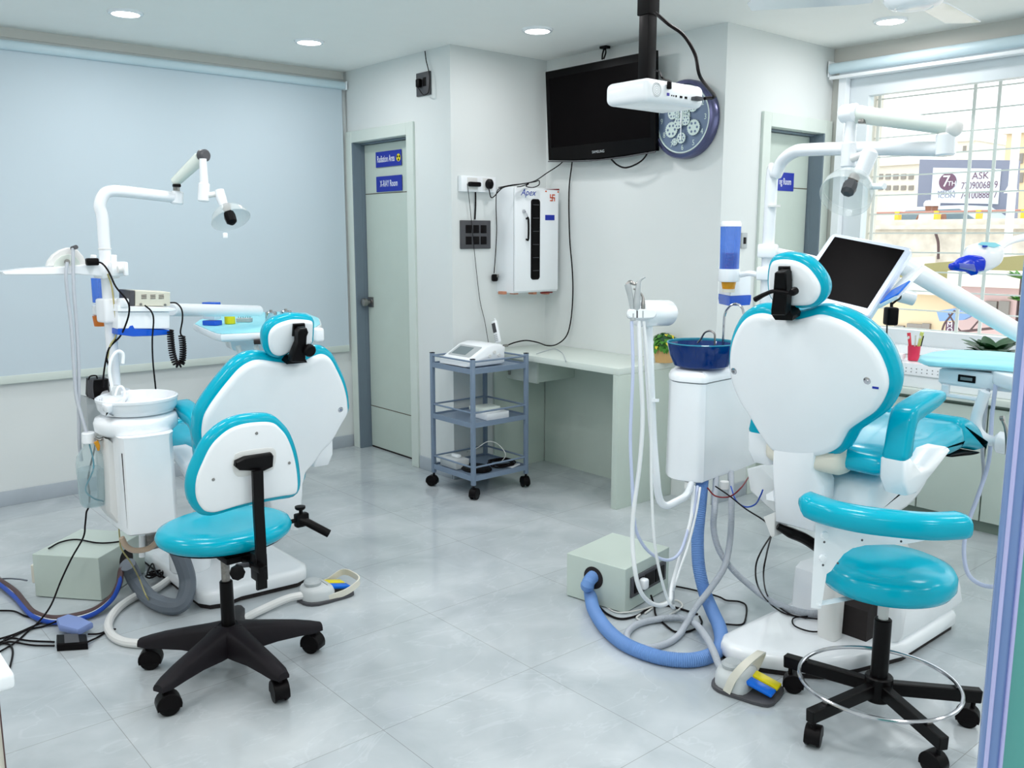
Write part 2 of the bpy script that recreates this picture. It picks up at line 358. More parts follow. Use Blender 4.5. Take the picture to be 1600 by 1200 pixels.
for k in range(3):
    a0 = math.radians(-90+120*k-28); a1 = math.radians(-90+120*k+28)
    MB().slab([c-X*.0009+(-Y*math.cos(t)+Z*math.sin(t))*r for r, t in ((.006,a0),(.02,a0),(.0215,(a0+a1)/2),(.02,a1),(.006,a1))], -X, [(0,0),(0,.0006)]).build('radiation_blade', 'black', s1)
sign('door_sign', 'blue door sign reading X-RAY Room just under the radiation sign', V(3.3215, (a.y+b.y)/2, P(600,287.5,x=3.324).z), -Y, Z, .305, .10, 'X-RAY Room', .060, 0, .62)
p0, p1 = P(1206,272,y=3.03), P(1241,272,y=3.03); p2 = P(1241,298,y=3.03)
sign('door_sign', 'blue sign on the right-hand door, partly behind the lamp pole', V((p0.x+p1.x)/2, 3.0315, (p1.z+p2.z)/2), X, Z, (p1.x-p0.x), .105, 'ng Room', .055, .025, .62)
# roller screens
def roller(name, label, cat, y=None, x=None, a=0, b=0, z=2.5, r=.024, drop=None):
    t = thing(name, label, cat, V((a+b)/2, y, z) if y else V(x, (a+b)/2, z))
    if y:
        MB().box(((a+b)/2, y+.018, z), (b-a, .05, .05), .02, 4).build('roller_cassette', 'alum', t)
        MB().box((b-.001, y+.018, z), (.012, .056, .056), .02, 3).build('end_cap', 'white', t)
        MB().bb((a+.02, y+.030, drop+.03), (b-.02, y+.032, z)).build('screen_fabric', 'screen', t)
        MB().box(((a+b)/2, y+.030, drop+.012), (b-a-.04, .008, .045), .002).build('bottom_bar', 'sagel', t)
    return t
roller('projection_screen', 'large pale blue pull-down projection screen covering the left wall', 'screen', y=5.462, a=-.6, b=3.235, z=2.485, drop=.70)
t = thing('roller_blind', 'white rolled-up roller blind fixed above the barred window', 'blind', (5.0, 1.3, 2.45))
MB().cyl((4.985, -.95, 2.455), (4.985, 2.93, 2.455), .03, n=24).build('roller_tube', 'alum', t)
MB().box((4.975, .99, 2.402), (.022, 3.88, .02), .006).build('bottom_bar', 'white', t)
for yy in (2.94, -.96): MB().box((5.015, yy, 2.455), (.085, .006, .09), .001).build('bracket', 'white', t)
# ceiling downlights, plus added fill lamps out of view
spots = [(1.59,4.765),(2.596,4.775),(3.38,3.72),(4.60,2.387)]
fill_spots = [(.35,4.3),(-.7,3.2),(.6,2.9),(1.75,3.0),(2.7,1.8),(1.2,1.3),(3.9,.9),(2.3,.1),(4.4,-.5),(.2,.0),(3.2,-1.2),(-.8,1.0),(-.8,-1.0),(1.3,-1.2)]  # unseen lamps added as fill, without fixtures, strongest around the camera
lab = ['round ceiling downlight nearest the left edge of the photo', 'round ceiling downlight in front of the X-ray room door', 'round ceiling downlight to the left of the television', 'round ceiling downlight beside the ceiling fan']
t0 = thing('ceiling_downlight', lab[0], 'light', (spots[0][0], spots[0][1], CZ), 'recessed ceiling downlights')
MB().lathe([(.066,-.001),(.066,-.012),(.08,-.010),(.084,-.002),(.084,0),(.066,-.001)], (spots[0][0], spots[0][1], CZ), Z, 32).build('trim_ring', 'white', t0)
MB().lathe([(0,-.003),(.066,-.003),(.066,-.010),(.05,-.0125),(0,-.013)], (spots[0][0], spots[0][1], CZ), Z, 32).build('light_disc', 'lamp', t0)
allp = spots+fill_spots
for i, (x, y) in enumerate(allp):
    if i and i < 4: dup(t0, (x, y, CZ), lab[i], 'recessed ceiling downlights')
    ld = bpy.data.lights.new('downlight_or_fill_lamp', 'AREA'); ld.shape = 'DISK'; ld.size = .16 if i < 4 else .45; ld.energy = 5.5 if i < 4 else (11.0 if (x+y < 3.2 or i in (6,7,8)) else 6.5); ld.color = (1.0, .98, .985)
    lo = bpy.data.objects.new('downlight_or_fill_lamp', ld); COL.objects.link(lo); lo.location = (x, y, CZ-.02)
# ceiling fan
fc = P(1428, 12, z=2.33)
t = thing('ceiling_fan', 'white ceiling fan with three blades above the right dental chair', 'fan', (fc.x, fc.y, CZ))
MB().cyl((fc.x, fc.y, 2.41), (fc.x, fc.y, CZ-.001), .013).build('down_rod', 'white', t)
MB().lathe([(0,0),(.05,0),(.055,.02),(.02,.06),(0,.06)], (fc.x, fc.y, CZ-.0601), Z, 24).build('canopy', 'white', t)
MB().lathe([(0,0),(.055,.001),(.062,.006),(.068,.004),(.09,.012),(.108,.03),(.11,.05),(.10,.075),(.06,.088),(0,.09)], (fc.x, fc.y, 2.325), Z, 40).build('motor_housing', 'white', t)
for ang in (127, 247, 7):
    d = Vector((math.cos(math.radians(ang)), math.sin(math.radians(ang)), 0)); w = Vector((-d.y, d.x, .12)).normalized()
    o = V(fc.x, fc.y, 2.372)
    bl = MB().slab([o+d*.14-w*.05, o+d*.2-w*.062, o+d*.58-w*.07, o+d*.60, o+d*.58+w*.07, o+d*.2+w*.062, o+d*.14+w*.05], d.cross(w), [(0,0),(0,.005)]).build('fan_blade', 'whitem', t)
    MB().slab([o+d*.1-w*.02, o+d*.18-w*.03, o+d*.18+w*.03, o+d*.1+w*.02], d.cross(w), [(0,.0055),(0,.0095)]).build('blade_iron', 'chrome', bl)
# ================================================================== WALL MOUNTED THINGS
# television
A_, B_, C_, D_ = P(846,115,x=3.92), P(1019,80,x=3.92), P(1020,234,x=3.90), P(852.5,249,x=3.90)
y0t, y1t = (C_.y+.0), (D_.y)
t = thing('television', 'black wall-mounted flat television behind the projector', 'television', (4.0, (y0t+y1t)/2, 2.2))
zt, zb = (A_.z+2.505)/2-.01, 1.945
up = (V(3.895,0,zt)-V(3.925,0,zb)).normalized(); rt = -Y; nn = -rt.cross(up)
if nn.x < 0: nn = -nn
cc = V(3.91, (y0t+y1t)/2, (zt+zb)/2); hw = (y1t-y0t)/2; hh = (zt-zb)/2
pts = [cc-rt*hw+up*hh, cc+rt*hw+up*hh, cc+rt*hw-up*(hh-.012), cc+rt*hw*.5-up*(hh+.002), cc-up*(hh+.008), cc-rt*hw*.5-up*(hh+.002), cc-rt*hw-up*(hh-.012)]
MB().slab(pts, nn, [(-.006,-.004),(0,.002),(0,.03),(-.03,.05),(-.06,.065)]).build('tv_housing', 'gloss', t)
MB().slab([cc-rt*(hw-.035)+up*(hh-.045), cc+rt*(hw-.035)+up*(hh-.045), cc+rt*(hw-.035)-up*(hh-.085), cc-rt*(hw-.035)-up*(hh-.085)], nn, [(0,-.0052),(0,-.002)]).build('tv_screen', 'screenb', t)
MB().tube([cc-rt*hw-up*(hh-.006)-nn*.001, cc-rt*hw*.5-up*(hh+.007)-nn*.003, cc-up*(hh+.012)-nn*.003, cc+rt*hw*.5-up*(hh+.007)-nn*.003, cc+rt*hw-up*(hh-.006)-nn*.001], .004, n=6).build('lower_trim', 'greyd', t)
text('brand_lettering', 'SAMSUNG', .022, cc-up*(hh-.036)-nn*.0048, rt, up, 'grey', t, ext=.0003)
MB().box((3.985, (y0t+y1t)/2, 2.2), (.045, .3, .2), .004).build('wall_mount', 'black', t)
mt = P(943, 92, x=3.955)
m = MB()
for dy in (-.012, .012): m.tube([V(3.95, mt.y+dy*.5, 2.505), V(3.96, mt.y+dy, 2.54), V(3.965, mt.y+dy*.3, CZ-.012)], .005, n=6)
m.box((3.965, mt.y, CZ-.008), (.04,.05,.014), .002).build('ceiling_hanger', 'black', t)
# clock
kc = V(3.985, 3.185, 2.113)
t = thing('wall_clock', 'round blue-grey wall clock with exposed white gears and metallic rim', 'clock', kc)
f0 = -X*.07
u1, u2 = -Y, Z
MB().lathe([(0,0),(.19,0),(.207,.008),(.207,.05),(.2,.062),(.186,.066),(.180,.060),(.178,.05),(0,.048)], kc+X*.024, -X, 64).build('clock_case', 'rimb', t)
MB().lathe([(0,0),(.177,0),(.177,.003),(0,.003)], kc-X*.0245, -X, 64).build('clock_face', 'slate', t)
MB().lathe([(.171,0),(.178,0),(.178,.006),(.171,.006),(.171,0)], kc-X*.0275, -X, 64).build('inner_ring', 'gearm', t)
fz = kc-X*.0285
for h in range(12):
    a = math.radians(90-30*(h+1)); text('numeral', str(h+1), .042, fz+(u1*math.cos(a)+u2*math.sin(a))*.148, u1, u2, 'gearm', t, ext=.0008, xs=.8)
def gear(c, r, lay):
    N = max(14, int(r*520)); pts = []
    for i in range(N*2):
        a = math.pi*i/N; rr = r if i % 2 else r*.91
        pts.append(c+(u1*math.cos(a)+u2*math.sin(a))*rr-X*.003*lay)
    g = MB().slab(pts, -X, [(0,0),(0,.003)]).build('gear', 'gearm', t)
    m = MB()
    for k in range(6):
        a = k*math.pi/3; m.lathe([(0,0),(r*.16,0),(r*.16,.0006),(0,.0006)], c+(u1*math.cos(a)+u2*math.sin(a))*r*.56-X*(.003*lay+.0031), -X, 10)
    m.build('gear_holes', 'slate', g)
S = .190/44.
for (gx, gy, r, l) in ((0,-25,.040,1),(17,-15,.032,2),(-16,-9,.034,2),(0,-4,.052,1),(19,12,.043,2),(-18,12,.043,1),(0,24,.030,3),(-12,28,.020,1),(-6,5,.030,3),(7,2,.028,4),(6,-12,.022,3),(-8,-5,.018,4)):
    gear(fz+u1*gx*S*.95-u2*gy*S*.95, r, l)
MB().box(fz-X*.016-u2*.03, (.002,.006,.16), .0005).build('minute_hand', 'white', t)
MB().box(fz-X*.018+u2*.02, (.002,.008,.09), .0005).build('hour_hand', 'white', t)
# projector on ceiling pole
N0 = P(1011,157,d=2.8)
x0, y0, z0 = N0.x, N0.y, N0.z; x1, y1, z1 = x0+.29, y0+.185, z0+.072
t = thing('ceiling_projector', 'white projector hanging from the ceiling in front of the television', 'projector', ((x0+x1)/2, (y0+y1)/2, z0))
MB().box(((x0+x1)/2, (y0+y1)/2, (z0+z1)/2), (x1-x0, y1-y0, z1-z0), .022, 5).build('projector_body', 'white', t)
m = MB(); fcn = V(x0-.0005, y0+.045, z0+.038)
for r in (.006,.012,.018,.022): m.lathe([(r-.002,0),(r,0),(r,.001),(r-.002,.001),(r-.002,0)], V(x0+.045, y0+.0008, z0+.037), -Y, 24)
m.build('fan_grille', 'grey', t)
MB().cyl((x0+.06, y1-.005, z0+.036), (x0+.06, y1+.018, z0+.036), .03, .03, bev=.006).build('lens_ring', 'white', t)
MB().cyl((x0+.06, y1+.0182, z0+.036), (x0+.06, y1+.020, z0+.036), .022).build('lens', 'gloss', t)
for i, (dx, dz, w, h, mm) in enumerate(((.10,.028,.012,.009,'purple'),(.14,.026,.006,.006,'black'),(.165,.026,.012,.007,'black'),(.19,.026,.012,.007,'black'),(.118,.026,.004,.004,'black'),(.128,.026,.004,.004,'black'))):
    MB().box((x0+dx, y0-.0006, z0+dz), (w,.002,h)).build('port', mm, t)
MB().box((x0+.098, y0-.006, z0+.055), (.014,.012,.024), .003).build('power_plug', 'black', t)
MB().box((x0+.235, y0-.012, z0+.026), (.035,.024,.012), .002).build('video_plug', 'greyd', t)
pc = P(1011, 100, d=2.93)
pole = thing('projector_pole', 'black square ceiling pole carrying the projector', 'pole', (pc.x, pc.y, CZ))
MB().bb((pc.x-.021, pc.y-.021, z1+.012), (pc.x+.021, pc.y+.021, 2.35), .003).build('lower_tube', 'blacks', pole)
MB().bb((pc.x-.026, pc.y-.026, 2.20), (pc.x+.026, pc.y+.026, CZ), .003).build('upper_tube', 'blacks', pole)
MB().box((pc.x+.01, pc.y+.01, z1+.007), (.10,.09,.012), .002).build('mount_plate', 'blacks', pole)
tag(MB().tube([V(x0+.26, y0-.022, z0+.028), V(x0+.30, y0-.03, z0+.04), P(1094,120,d=2.75), P(1086,85,d=2.75), P(1068,55,d=2.75), P(1045,38,d=2.75), P(1024,20,d=2.8)], .0055, n=8).build('video_cable', 'wire'), 'thick black cable looping from projector up to the ceiling pole', 'cable')
tag(MB().tube([V(x0+.098, y0-.012, z0+.066), P(1035,122,d=2.72), P(1030,112,d=2.76), P(1022,110,d=2.8)], .003, n=6).build('power_cable', 'wire'), 'short thin black power cable on the back of the projector', 'cable')
# socket high on the back wall
a, b = P(653,130,x=3.25), P(674,128,x=3.25)
t = thing('wall_socket', 'dark square socket plate high on the wall with a hanging plug', 'socket', (3.24, (a.y+b.y)/2, 2.39))
MB().box((3.243, (a.y+b.y)/2, 2.39), (.014, abs(a.y-b.y), .135), .003).build('socket_plate', 'greyd', t)
MB().box((3.2345, (a.y+b.y)/2-.02, 2.40), (.004, .03, .05), .001).build('switch', 'black', t)
MB().box((3.222, (a.y+b.y)/2+.022, 2.395), (.028, .035, .05), .008).build('plug', 'black', t)
tag(MB().tube([V(3.215,(a.y+b.y)/2+.02,2.37), P(660,147,x=3.2), P(665,148,x=3.2), P(670,142,x=3.21), P(671,118,x=3.22), P(666,95,x=3.23), P(664,80,x=3.24)], .003, n=6).build('socket_cable', 'wire'), 'thin dark cable running from the high wall socket up into the ceiling', 'cable')
# power strip on the column wall
yw = 4.326
a, b = P(720,272,y=yw-.02), P(758,298,y=yw-.02)
t = thing('socket_box', 'white double socket box with black plugs on the column wall', 'socket', ((a.x+b.x)/2, yw-.02, (a.z+b.z)/2))
MB().bb((P(720,272,y=yw-.03).x, yw-.035, 1.752), (P(774,272,y=yw-.03).x, yw-.0005, 1.845), .004).build('socket_casing', 'white', t)
for px in (738, 762): MB().box((P(px,285,y=yw-.036).x, yw-.0365, 1.80), (.075,.003,.07), .001).build('socket_insert', 'whited', t)
MB().box((P(741,286,y=yw-.05).x, yw-.053, 1.795), (.085,.03,.028), .008).build('adapter_plug', 'black', t)
MB().lathe([(0,0),(.02,0),(.024,.01),(.022,.03),(.012,.04),(0,.04)], (P(764,284,y=yw-.05).x, yw-.0385, 1.80), -Y, 20, squash=(1,1.3)).build('round_plug', 'black', t)
# switch plate
a, b = P(718,343,y=yw), P(765,388,y=yw)
t = thing('switch_plate', 'grey switch plate with six black rocker switches', 'switch', ((a.x+b.x)/2, yw, (a.z+b.z)/2))
MB().bb((a.x, yw-.012, 1.415), (b.x, yw-.0005, 1.585), .003).build('plate', 'greyd', t)
for i in range(3):
    for j in range(2): MB().box((a.x+.058+i*.058, yw-.0135, 1.465+j*.068), (.044,.005,.048), .0015).build('rocker', 'black', t)
MB().tube([P(743,297,y=4.31), P(743,320,y=4.315), P(742,343,y=4.315)], .005, n=8).build('conduit', 'wire', t)
# small plate right of tall corner
a = P(1161,376,y=2.955)
t = thing('wall_switch', 'small grey switch beside the right-hand door frame', 'switch', (a.x, 2.95, a.z))
MB().box((a.x, 2.949, a.z), (.05,.010,.085), .003).build('plate', 'grey', t); MB().box((a.x, 2.943, a.z), (.024,.003,.036), .001).build('rocker', 'black', t)
# UV cabinet
t = thing('sterilizer_cabinet', 'white wall cabinet with a slim dark window and lettering on the column wall', 'cabinet', (3.77, 4.2, 1.15))
cx0, cx1, cyf = 3.593, 3.952, 4.145
MB().bb((cx0, cyf+.02, 1.145), (cx1+.012, yw-.001, 1.785), .004).build('cabinet_body', 'white', t)
d = MB().bb((cx0, cyf, 1.155), (cx1, cyf+.0165, 1.78), .004).build('cabinet_door', 'white', t)
MB().bb((cx0+.004, cyf+.0166, 1.16), (cx1-.004, cyf+.0199, 1.775)).build('door_seam', 'greyd', t)
wa, wb = P(827,312,y=cyf), P(846,312,y=cyf); wz0, wz1 = P(835,437,y=cyf).z, P(835,311,y=cyf).z
wc = V((wa.x+wb.x)/2, cyf, (wz0+wz1)/2)
MB().slab(rect(wc, .037, (wz1-wz0)/2, .02, X, Z), -Y, [(0,-.001),(0,.003),(-.004,.005)]).build('window_gasket', 'black', d)
MB().slab(rect(wc-Y*.0055, .029, (wz1-wz0)/2-.01, .015, X, Z), -Y, [(0,0),(0,.001)]).build('window_glass', 'gloss', d)
for zz in (1.28,1.36,1.44,1.52,1.60,1.68): MB().box((wc.x, cyf-.0072, zz), (.05,.001,.003)).build('tray_edge', 'greyd', d)
hx = P(820,350,y=cyf).x
MB().tube([V(hx+.012,cyf-.001,1.595), V(hx+.012,cyf-.02,1.592), V(hx+.012,cyf-.02,1.475), V(hx+.012,cyf-.001,1.472)], .006, n=8, k=3).build('door_handle', 'black', d)
MB().lathe([(0,0),(.011,0),(.01,.008),(0,.009)], (P(818,346,y=cyf).x, cyf-.0005, 1.64), -Y, 16).build('lock', 'chrome', d)
MB().tube([V(hx-.002,cyf-.01,1.64), V(hx+.004,cyf-.014,1.62), V(hx+.012,cyf-.012,1.605)], .003, n=6).build('key', 'chrome', d)
text('logo_lettering', 'Apex', .055, P(825,301,y=cyf)-Y*.001, X, Z, 'inkb', d, shear=.35, ext=.0003)
# painted auspicious mark
sc_ = P(863,309,y=cyf)-Y*.0015; q = .021; w_ = .0035
m = MB()
for (ax_, az_, sx_, sz_) in ((0,0,2*q,w_*2),(0,0,w_*2,2*q),(q-w_/1,-q/2,w_*2,q),(-q+w_,q/2,w_*2,q),(q/2,q-w_,q,w_*2),(-q/2,-q+w_,q,w_*2)):
    m.box(sc_+X*ax_+Z*az_, (sx_,.001,sz_))
m.build('orange_mark', 'saffron', d)
for px,py in ((853,299),(872,300)): MB().box(P(px,py,y=cyf)-Y*.001, (.012,.001,.008)).build('orange_mark', 'saffron', d)
MB().slab([P(850,295.5,y=cyf), P(874,297.5,y=cyf), P(873.5,295,y=cyf)], -Y, [(0,0),(0,.001)]).build('red_tag', 'redd', d)
MB().box(P(859,340,y=cyf)-Y*.001, (.078,.002,.032)).build('name_plate', 'signb', d)
for px in (785,803,832,852): MB().box(P(px,457.5,y=cyf+.06), (.03,.05,.018), .003).build('support_block', 'wood', t)
MB().box((P(857,456,y=cyf).x+.01, cyf+.03, 1.138), (.10,.012,.008), .002).build('base_clip', 'redd', t)
# wall cables
for pts, r, lb in (
 ([(764,296,'y',4.27),(767,308,'y',4.25),(772,307,'y',4.25),(780,298,'y',4.2),(789,292,'y',4.12),(812,288,'y',4.12),(835,283,'y',4.15),(855,270,'y',4.22),(872,259,'x',3.97),(880,252,'x',3.97)], .0035, 'black cable bundle running over the top of the white cabinet to the television'),
 ([(779,293,'y',4.125),(800,289,'y',4.11),(818,287,'y',4.11),(836,284,'y',4.11),(842,282,'y',4.11),(842,289,'y',4.11),(832,293,'y',4.11),(822,291,'y',4.11),(826,287,'y',4.11),(815,291,'y',4.11),(808,292,'y',4.11)], .003, 'loose loop of black cable on top of the white cabinet'),
 ([(789,292,'y',4.12),(777,298,'y',4.2),(775,320,'y',4.3),(776,360,'y',4.3),(774,400,'y',4.3),(772,427,'y',4.3)], .003, 'black cable hanging down the left side of the white cabinet'),
 ([(894,253,'x',3.97),(889,300,'x',3.99),(890,370,'x',3.99),(894,420,'x',3.99),(895,460,'x',3.99),(892,500,'x',3.985),(885,525,'x',3.98),(870,538,'x',3.93),(855,540,'x',3.80),(840,535,'y',4.22),(822,532,'y',4.22),(805,535,'y',4.22),(794,539,'y',4.22)], .0042, 'long black cable hanging from the television down onto the desk'),
 ([(730,287,'y',4.26),(733,310,'y',4.3),(738,360,'y',4.3),(744,420,'y',4.31),(750,470,'y',4.31),(757,500,'y',4.31),(763,535,'y',4.25)], .0018, 'thin black wire hanging from the socket box down to the telephone'),
 ([(955,249,'x',3.9),(965,258,'x',3.93),(978,262,'x',3.93),(995,256,'x',3.93),(1008,245,'x',3.93),(1018,225,'x',3.96),(1026,205,'x',3.97)], .005, 'black cable sagging below the right corner of the television')):
    tag(MB().tube(path(*pts), r, n=6).build('wall_cable', 'wire'), lb, 'cable', 'black cables hanging on the walls')
t = thing('hanging_plug', 'black plug dangling at the left foot of the white cabinet', 'plug', P(773,434,y=4.3))
MB().box(P(773,434,y=4.3), (.038,.03,.045), .01).build('plug_body', 'black', t)
MB().box(P(777,431,y=4.29), (.014,.014,.02), .002).build('plug_pin', 'nickel', t)
# ================================================================== DESK, TROLLEY
t = thing('corner_desk', 'sage green laminate desk built into the corner under the television', 'desk', (3.78, 3.78, 0))
MB().bb((3.54, 3.235, .752), (4.008, 4.322, .788), .0015).build('desktop', 'sagel', t)
MB().bb((3.54, 3.235, 0), (4.008, 3.275, .7515), .0015).build('side_panel', 'sage', t)
MB().bb((3.99, 3.276, 0), (4.008, 4.30, .7515)).build('back_panel', 'sage', t)
MB().bb((3.56, 4.304, 0), (3.9895, 4.322, .7515)).build('end_panel', 'sage', t)
a = P(838, 600, x=3.66)
d = MB().bb((3.68, a.y, .60), (3.989, 4.303, .7515), .001).build('drawer_box', 'sage', t)
dd = MB().bb((3.66, a.y-.004, .595), (3.6795, 4.303, .7515), .0015).build('drawer_front', 'sagel', t)
MB().box(P(796,582,x=3.655), (.01,.015,.03), .003).build('drawer_key', 'nickel', dd)
tag(MB().tube(path((838,553,'z',.791),(850,549,'z',.791),(866,545,'z',.791),(878,551,'z',.791),(883,561,'x',3.536),(884,566,'x',3.533)), .0022, n=6).build('desk_cable', 'tube'), 'thin grey cable lying across the desktop and over its front edge', 'cable')
# plug head of the desk cable
tag(MB().box(P(790,540,y=4.22), (.035,.018,.016), .004).build('cable_connector', 'nickel'), 'metal connector end of the long black cable, on the desk', 'connector')
# trolley
tx0, tx1, ty0, ty1 = 3.065, 3.465, 3.90, 4.285
zs = [P(739, yy, x=3.065, y=None).z for yy in (577, 661, 744)]
t = thing('trolley', 'blue-grey steel three-shelf trolley on black casters beside the desk', 'trolley', ((tx0+tx1)/2, (ty0+ty1)/2, 0))
zt = P(739, 562, x=3.065).z
for (x, y) in ((tx0,ty0),(tx1,ty0),(tx0,ty1),(tx1,ty1)):
    p = MB().bb((x-.011, y-.011, .085), (x+.011, y+.011, zt), .001).build('post', 'steelb', t)
    MB().bb((x-.012, y-.012, zt), (x+.012, y+.012, zt+.004), .001).build('post_cap', 'black', p)
for z in zs:
    z = z-.012
    m = MB().bb((tx0+.0112, ty0+.0112, z), (tx1-.0112, ty1-.0112, z+.004))
    m.bb((tx0+.0112, ty0-.009, z-.018), (tx1-.0112, ty0-.004, z+.012)).bb((tx0+.0112, ty1+.004, z-.018), (tx1-.0112, ty1+.009, z+.012))
    m.bb((tx0-.009, ty0+.0112, z-.018), (tx0-.004, ty1-.0112, z+.012)).bb((tx1+.004, ty0+.0112, z-.018), (tx1+.009, ty1-.0112, z+.012))
    m.bb((tx0-.008, ty0-.008, z-.004), (tx1+.008, ty1+.008, z))
    m.build('shelf', 'steelb', t)
for zz in (P(739,566,x=3.065).z, P(739,646,x=3.065).z, P(739,731,x=3.065).z):
    for a, b in (((tx0,ty0),(tx1,ty0)),((tx0,ty1),(tx1,ty1)),((tx0,ty0),(tx0,ty1)),((tx1,ty0),(tx1,ty1))):
        MB().cyl((a[0],a[1],zz), (b[0],b[1],zz), .0055, n=10).build('guard_rail', 'steelb', t)
def caster(par, x, y, ang, r=.026, top=.085, wd=.017, hood=True):
    d = V(math.cos(ang), math.sin(ang), 0); w = V(-d.y, d.x, 0); c = V(x, y, r)-d*.012
    g = MB()
    g.cyl((x,y,r*1.5), (x,y,top), .007)
    if hood: g.slab([c+d*(r*1.12*math.cos(q))+Z*(r*1.12*math.sin(q)) for q in [math.radians(v) for v in range(-20, 201, 20)]], w, [(-.002,-wd*1.05),(0,-wd*.95),(0,wd*.95),(-.002,wd*1.05)])
    o = g.build('caster', 'black', par)
    for sg in (-1, 1): MB().lathe([(0,-.006),(r*.8,-.007),(r*.97,-.004),(r,0),(r*.97,.006),(0,.006)], c+w*(sg*wd*.72)-w*0, w*sg, 24).build('wheel', 'blacks', o)
for i, (x, y) in enumerate(((tx0,ty0),(tx1,ty0),(tx0,ty1),(tx1,ty1))): caster(t, x, y, (3.6,4.4,5.2,4.0)[i], .032, .0846, .02)
# device on top of the trolley
ts = zs[0]-.012+.004
t = thing('dental_console', 'white desktop device with slanted grey display on top of the trolley', 'device', (3.2, 4.08, ts))
y0, y1 = 3.965, 4.235; xa, xb = 3.075, 3.36
pr = [V(xa,y0,ts+.01), V(xa+.004,y0,ts+.035), V(xa+.03,y0,ts+.05), V(xa+.15,y0,ts+.115), V(xa+.20,y0,ts+.125), V(xb-.02,y0,ts+.12), V(xb,y0,ts+.09), V(xb,y0,ts+.012), V(xb-.03,y0,ts+.004), V(xa+.02,y0,ts+.004)]
MB().slab(pr, Y, [(-.012,0),(-.003,.006),(0,.016),(0,y1-y0-.016),(-.003,y1-y0-.006),(-.012,y1-y0)]).build('console_body', 'white', t)
sl = (V(xa+.15,0,ts+.115)-V(xa+.03,0,ts+.05)).normalized(); nn = V(-sl.z,0,sl.x)
pc_ = V(xa+.092,(y0+y1)/2,ts+.0835)
MB().slab(rect(pc_-nn*.001, .055, .105, .012, sl, Y), nn, [(0,0),(0,.002)]).build('front_panel', 'grey', t)
MB().slab(rect(pc_+nn*.001+Y*.02, .038, .065, .003, sl, Y), nn, [(0,0),(0,.0012)]).build('display', 'lcd', t)
for k in range(3): MB().lathe([(0,0),(.011,0),(.010,.006),(0,.007)], V(xb-.12+k*.035, y0-.0005, ts+.06+(k%2)*.02), -Y, 16).build('port', 'whited', t)
MB().bb((xa+.03,y0-.001,ts+.016), (xa+.036,y0+.004,ts+.026)).build('port', 'black', t)
# cordless phone
c = P(779,533,z=.802); c = V(3.555+.045, c.y+.05, .789)
c = P(777,543,y=4.235)
t = thing('cordless_phone', 'white and dark cordless telephone standing in its cradle behind the trolley', 'phone', c)
MB().box(c+V(0,0,-.008), (.075,.075,.036), .012, 3).build('cradle', 'white', t)
a, b = P(779,536,x=c.x), P(772,501,x=c.x)
u = (b-a).normalized(); sd = u.cross(X).normalized(); fwd = sd.cross(u)
h_ = MB().box((a+b)/2, (.022,.044,(b-a).length), .008, 3, ax=(X, sd, u)).build('handset', 'white', t)
MB().box(a.lerp(b,.68)-X*.0105, (.004,.034,(b-a).length*.42), .003, 2, ax=(X, sd, u)).build('handset_display', 'greyd', h_)
m = MB()
for i in range(3):
    for j in range(4): m.box(a.lerp(b,.12+.08*j)-X*.0115+sd*(.011*(i-1)), (.003,.007,.006), .001, 1, ax=(X, sd, u))
m.build('keypad', 'grey', h_)
MB().cyl(b-u*.01-sd*.012, b+u*.012-sd*.012, .004).build('antenna', 'white', h_)
# boxes on the middle shelf
ts = zs[1]-.008
c = P(762,655,z=ts+.0)
t = tag(MB().box((3.27,3.99,ts+.021), (.16,.14,.04), .002, rz=-.05).build('paper_box', 'white'), 'flat white carton on the middle shelf of the trolley', 'box')
tag(MB().box((3.255,4.03,ts+.0415+.012), (.15,.11,.022), .003, rz=-.12).build('paper_box', 'sagel'), 'thin pale green carton lying on the white carton on the trolley', 'box')
# lower shelf
ts = zs[2]-.008
t = thing('power_supply', 'white router box with a black oval pad on the bottom shelf of the trolley', 'device', (3.15,4.1,ts))
MB().box((3.135,4.17,ts+.03), (.10,.16,.056), .006).build('supply_box', 'greyl', t)
MB().box((3.14,4.16,ts+.068), (.03,.06,.018), .004).build('top_knob', 'white', t)
MB().lathe([(0,0),(.10,0),(.105,.006),(.09,.018),(0,.02)], (3.19,4.03,ts+.001), Z, 32, squash=(1.0,.8)).build('black_pad', 'black', t)
m = MB()
pts = []
for i in range(46):
    a = i/45*2*math.pi*4.2; r = .075+.012*math.sin(a*.37+1); pts.append(V(3.36+r*math.cos(a)*.95, 4.0+r*math.sin(a)*1.0, ts+.008+.0035*(i/9)+.006*math.sin(a*1.7)**2))
tag(m.tube(pts, .0045, n=7, k=4).build('coiled_cable', 'wire'), 'coil of black cable on the bottom shelf of the trolley', 'cable')
tag(MB().box((3.40,3.95,ts+.006), (.09,.06,.010), .003, rz=.3).build('cable_strip', 'white'), 'flat white strip beside the coiled cable on the trolley', 'strip')
tag(MB().tube(path((728,706,'z',ts+.02),(745,700,'x',3.2),(762,690,'x',3.25),(778,694,'x',3.3),(790,710,'x',3.33),(783,722,'x',3.33)), .0025, n=6).build('white_cable', 'wirew'), 'thin white cable arching over the bottom shelf of the trolley', 'cable')
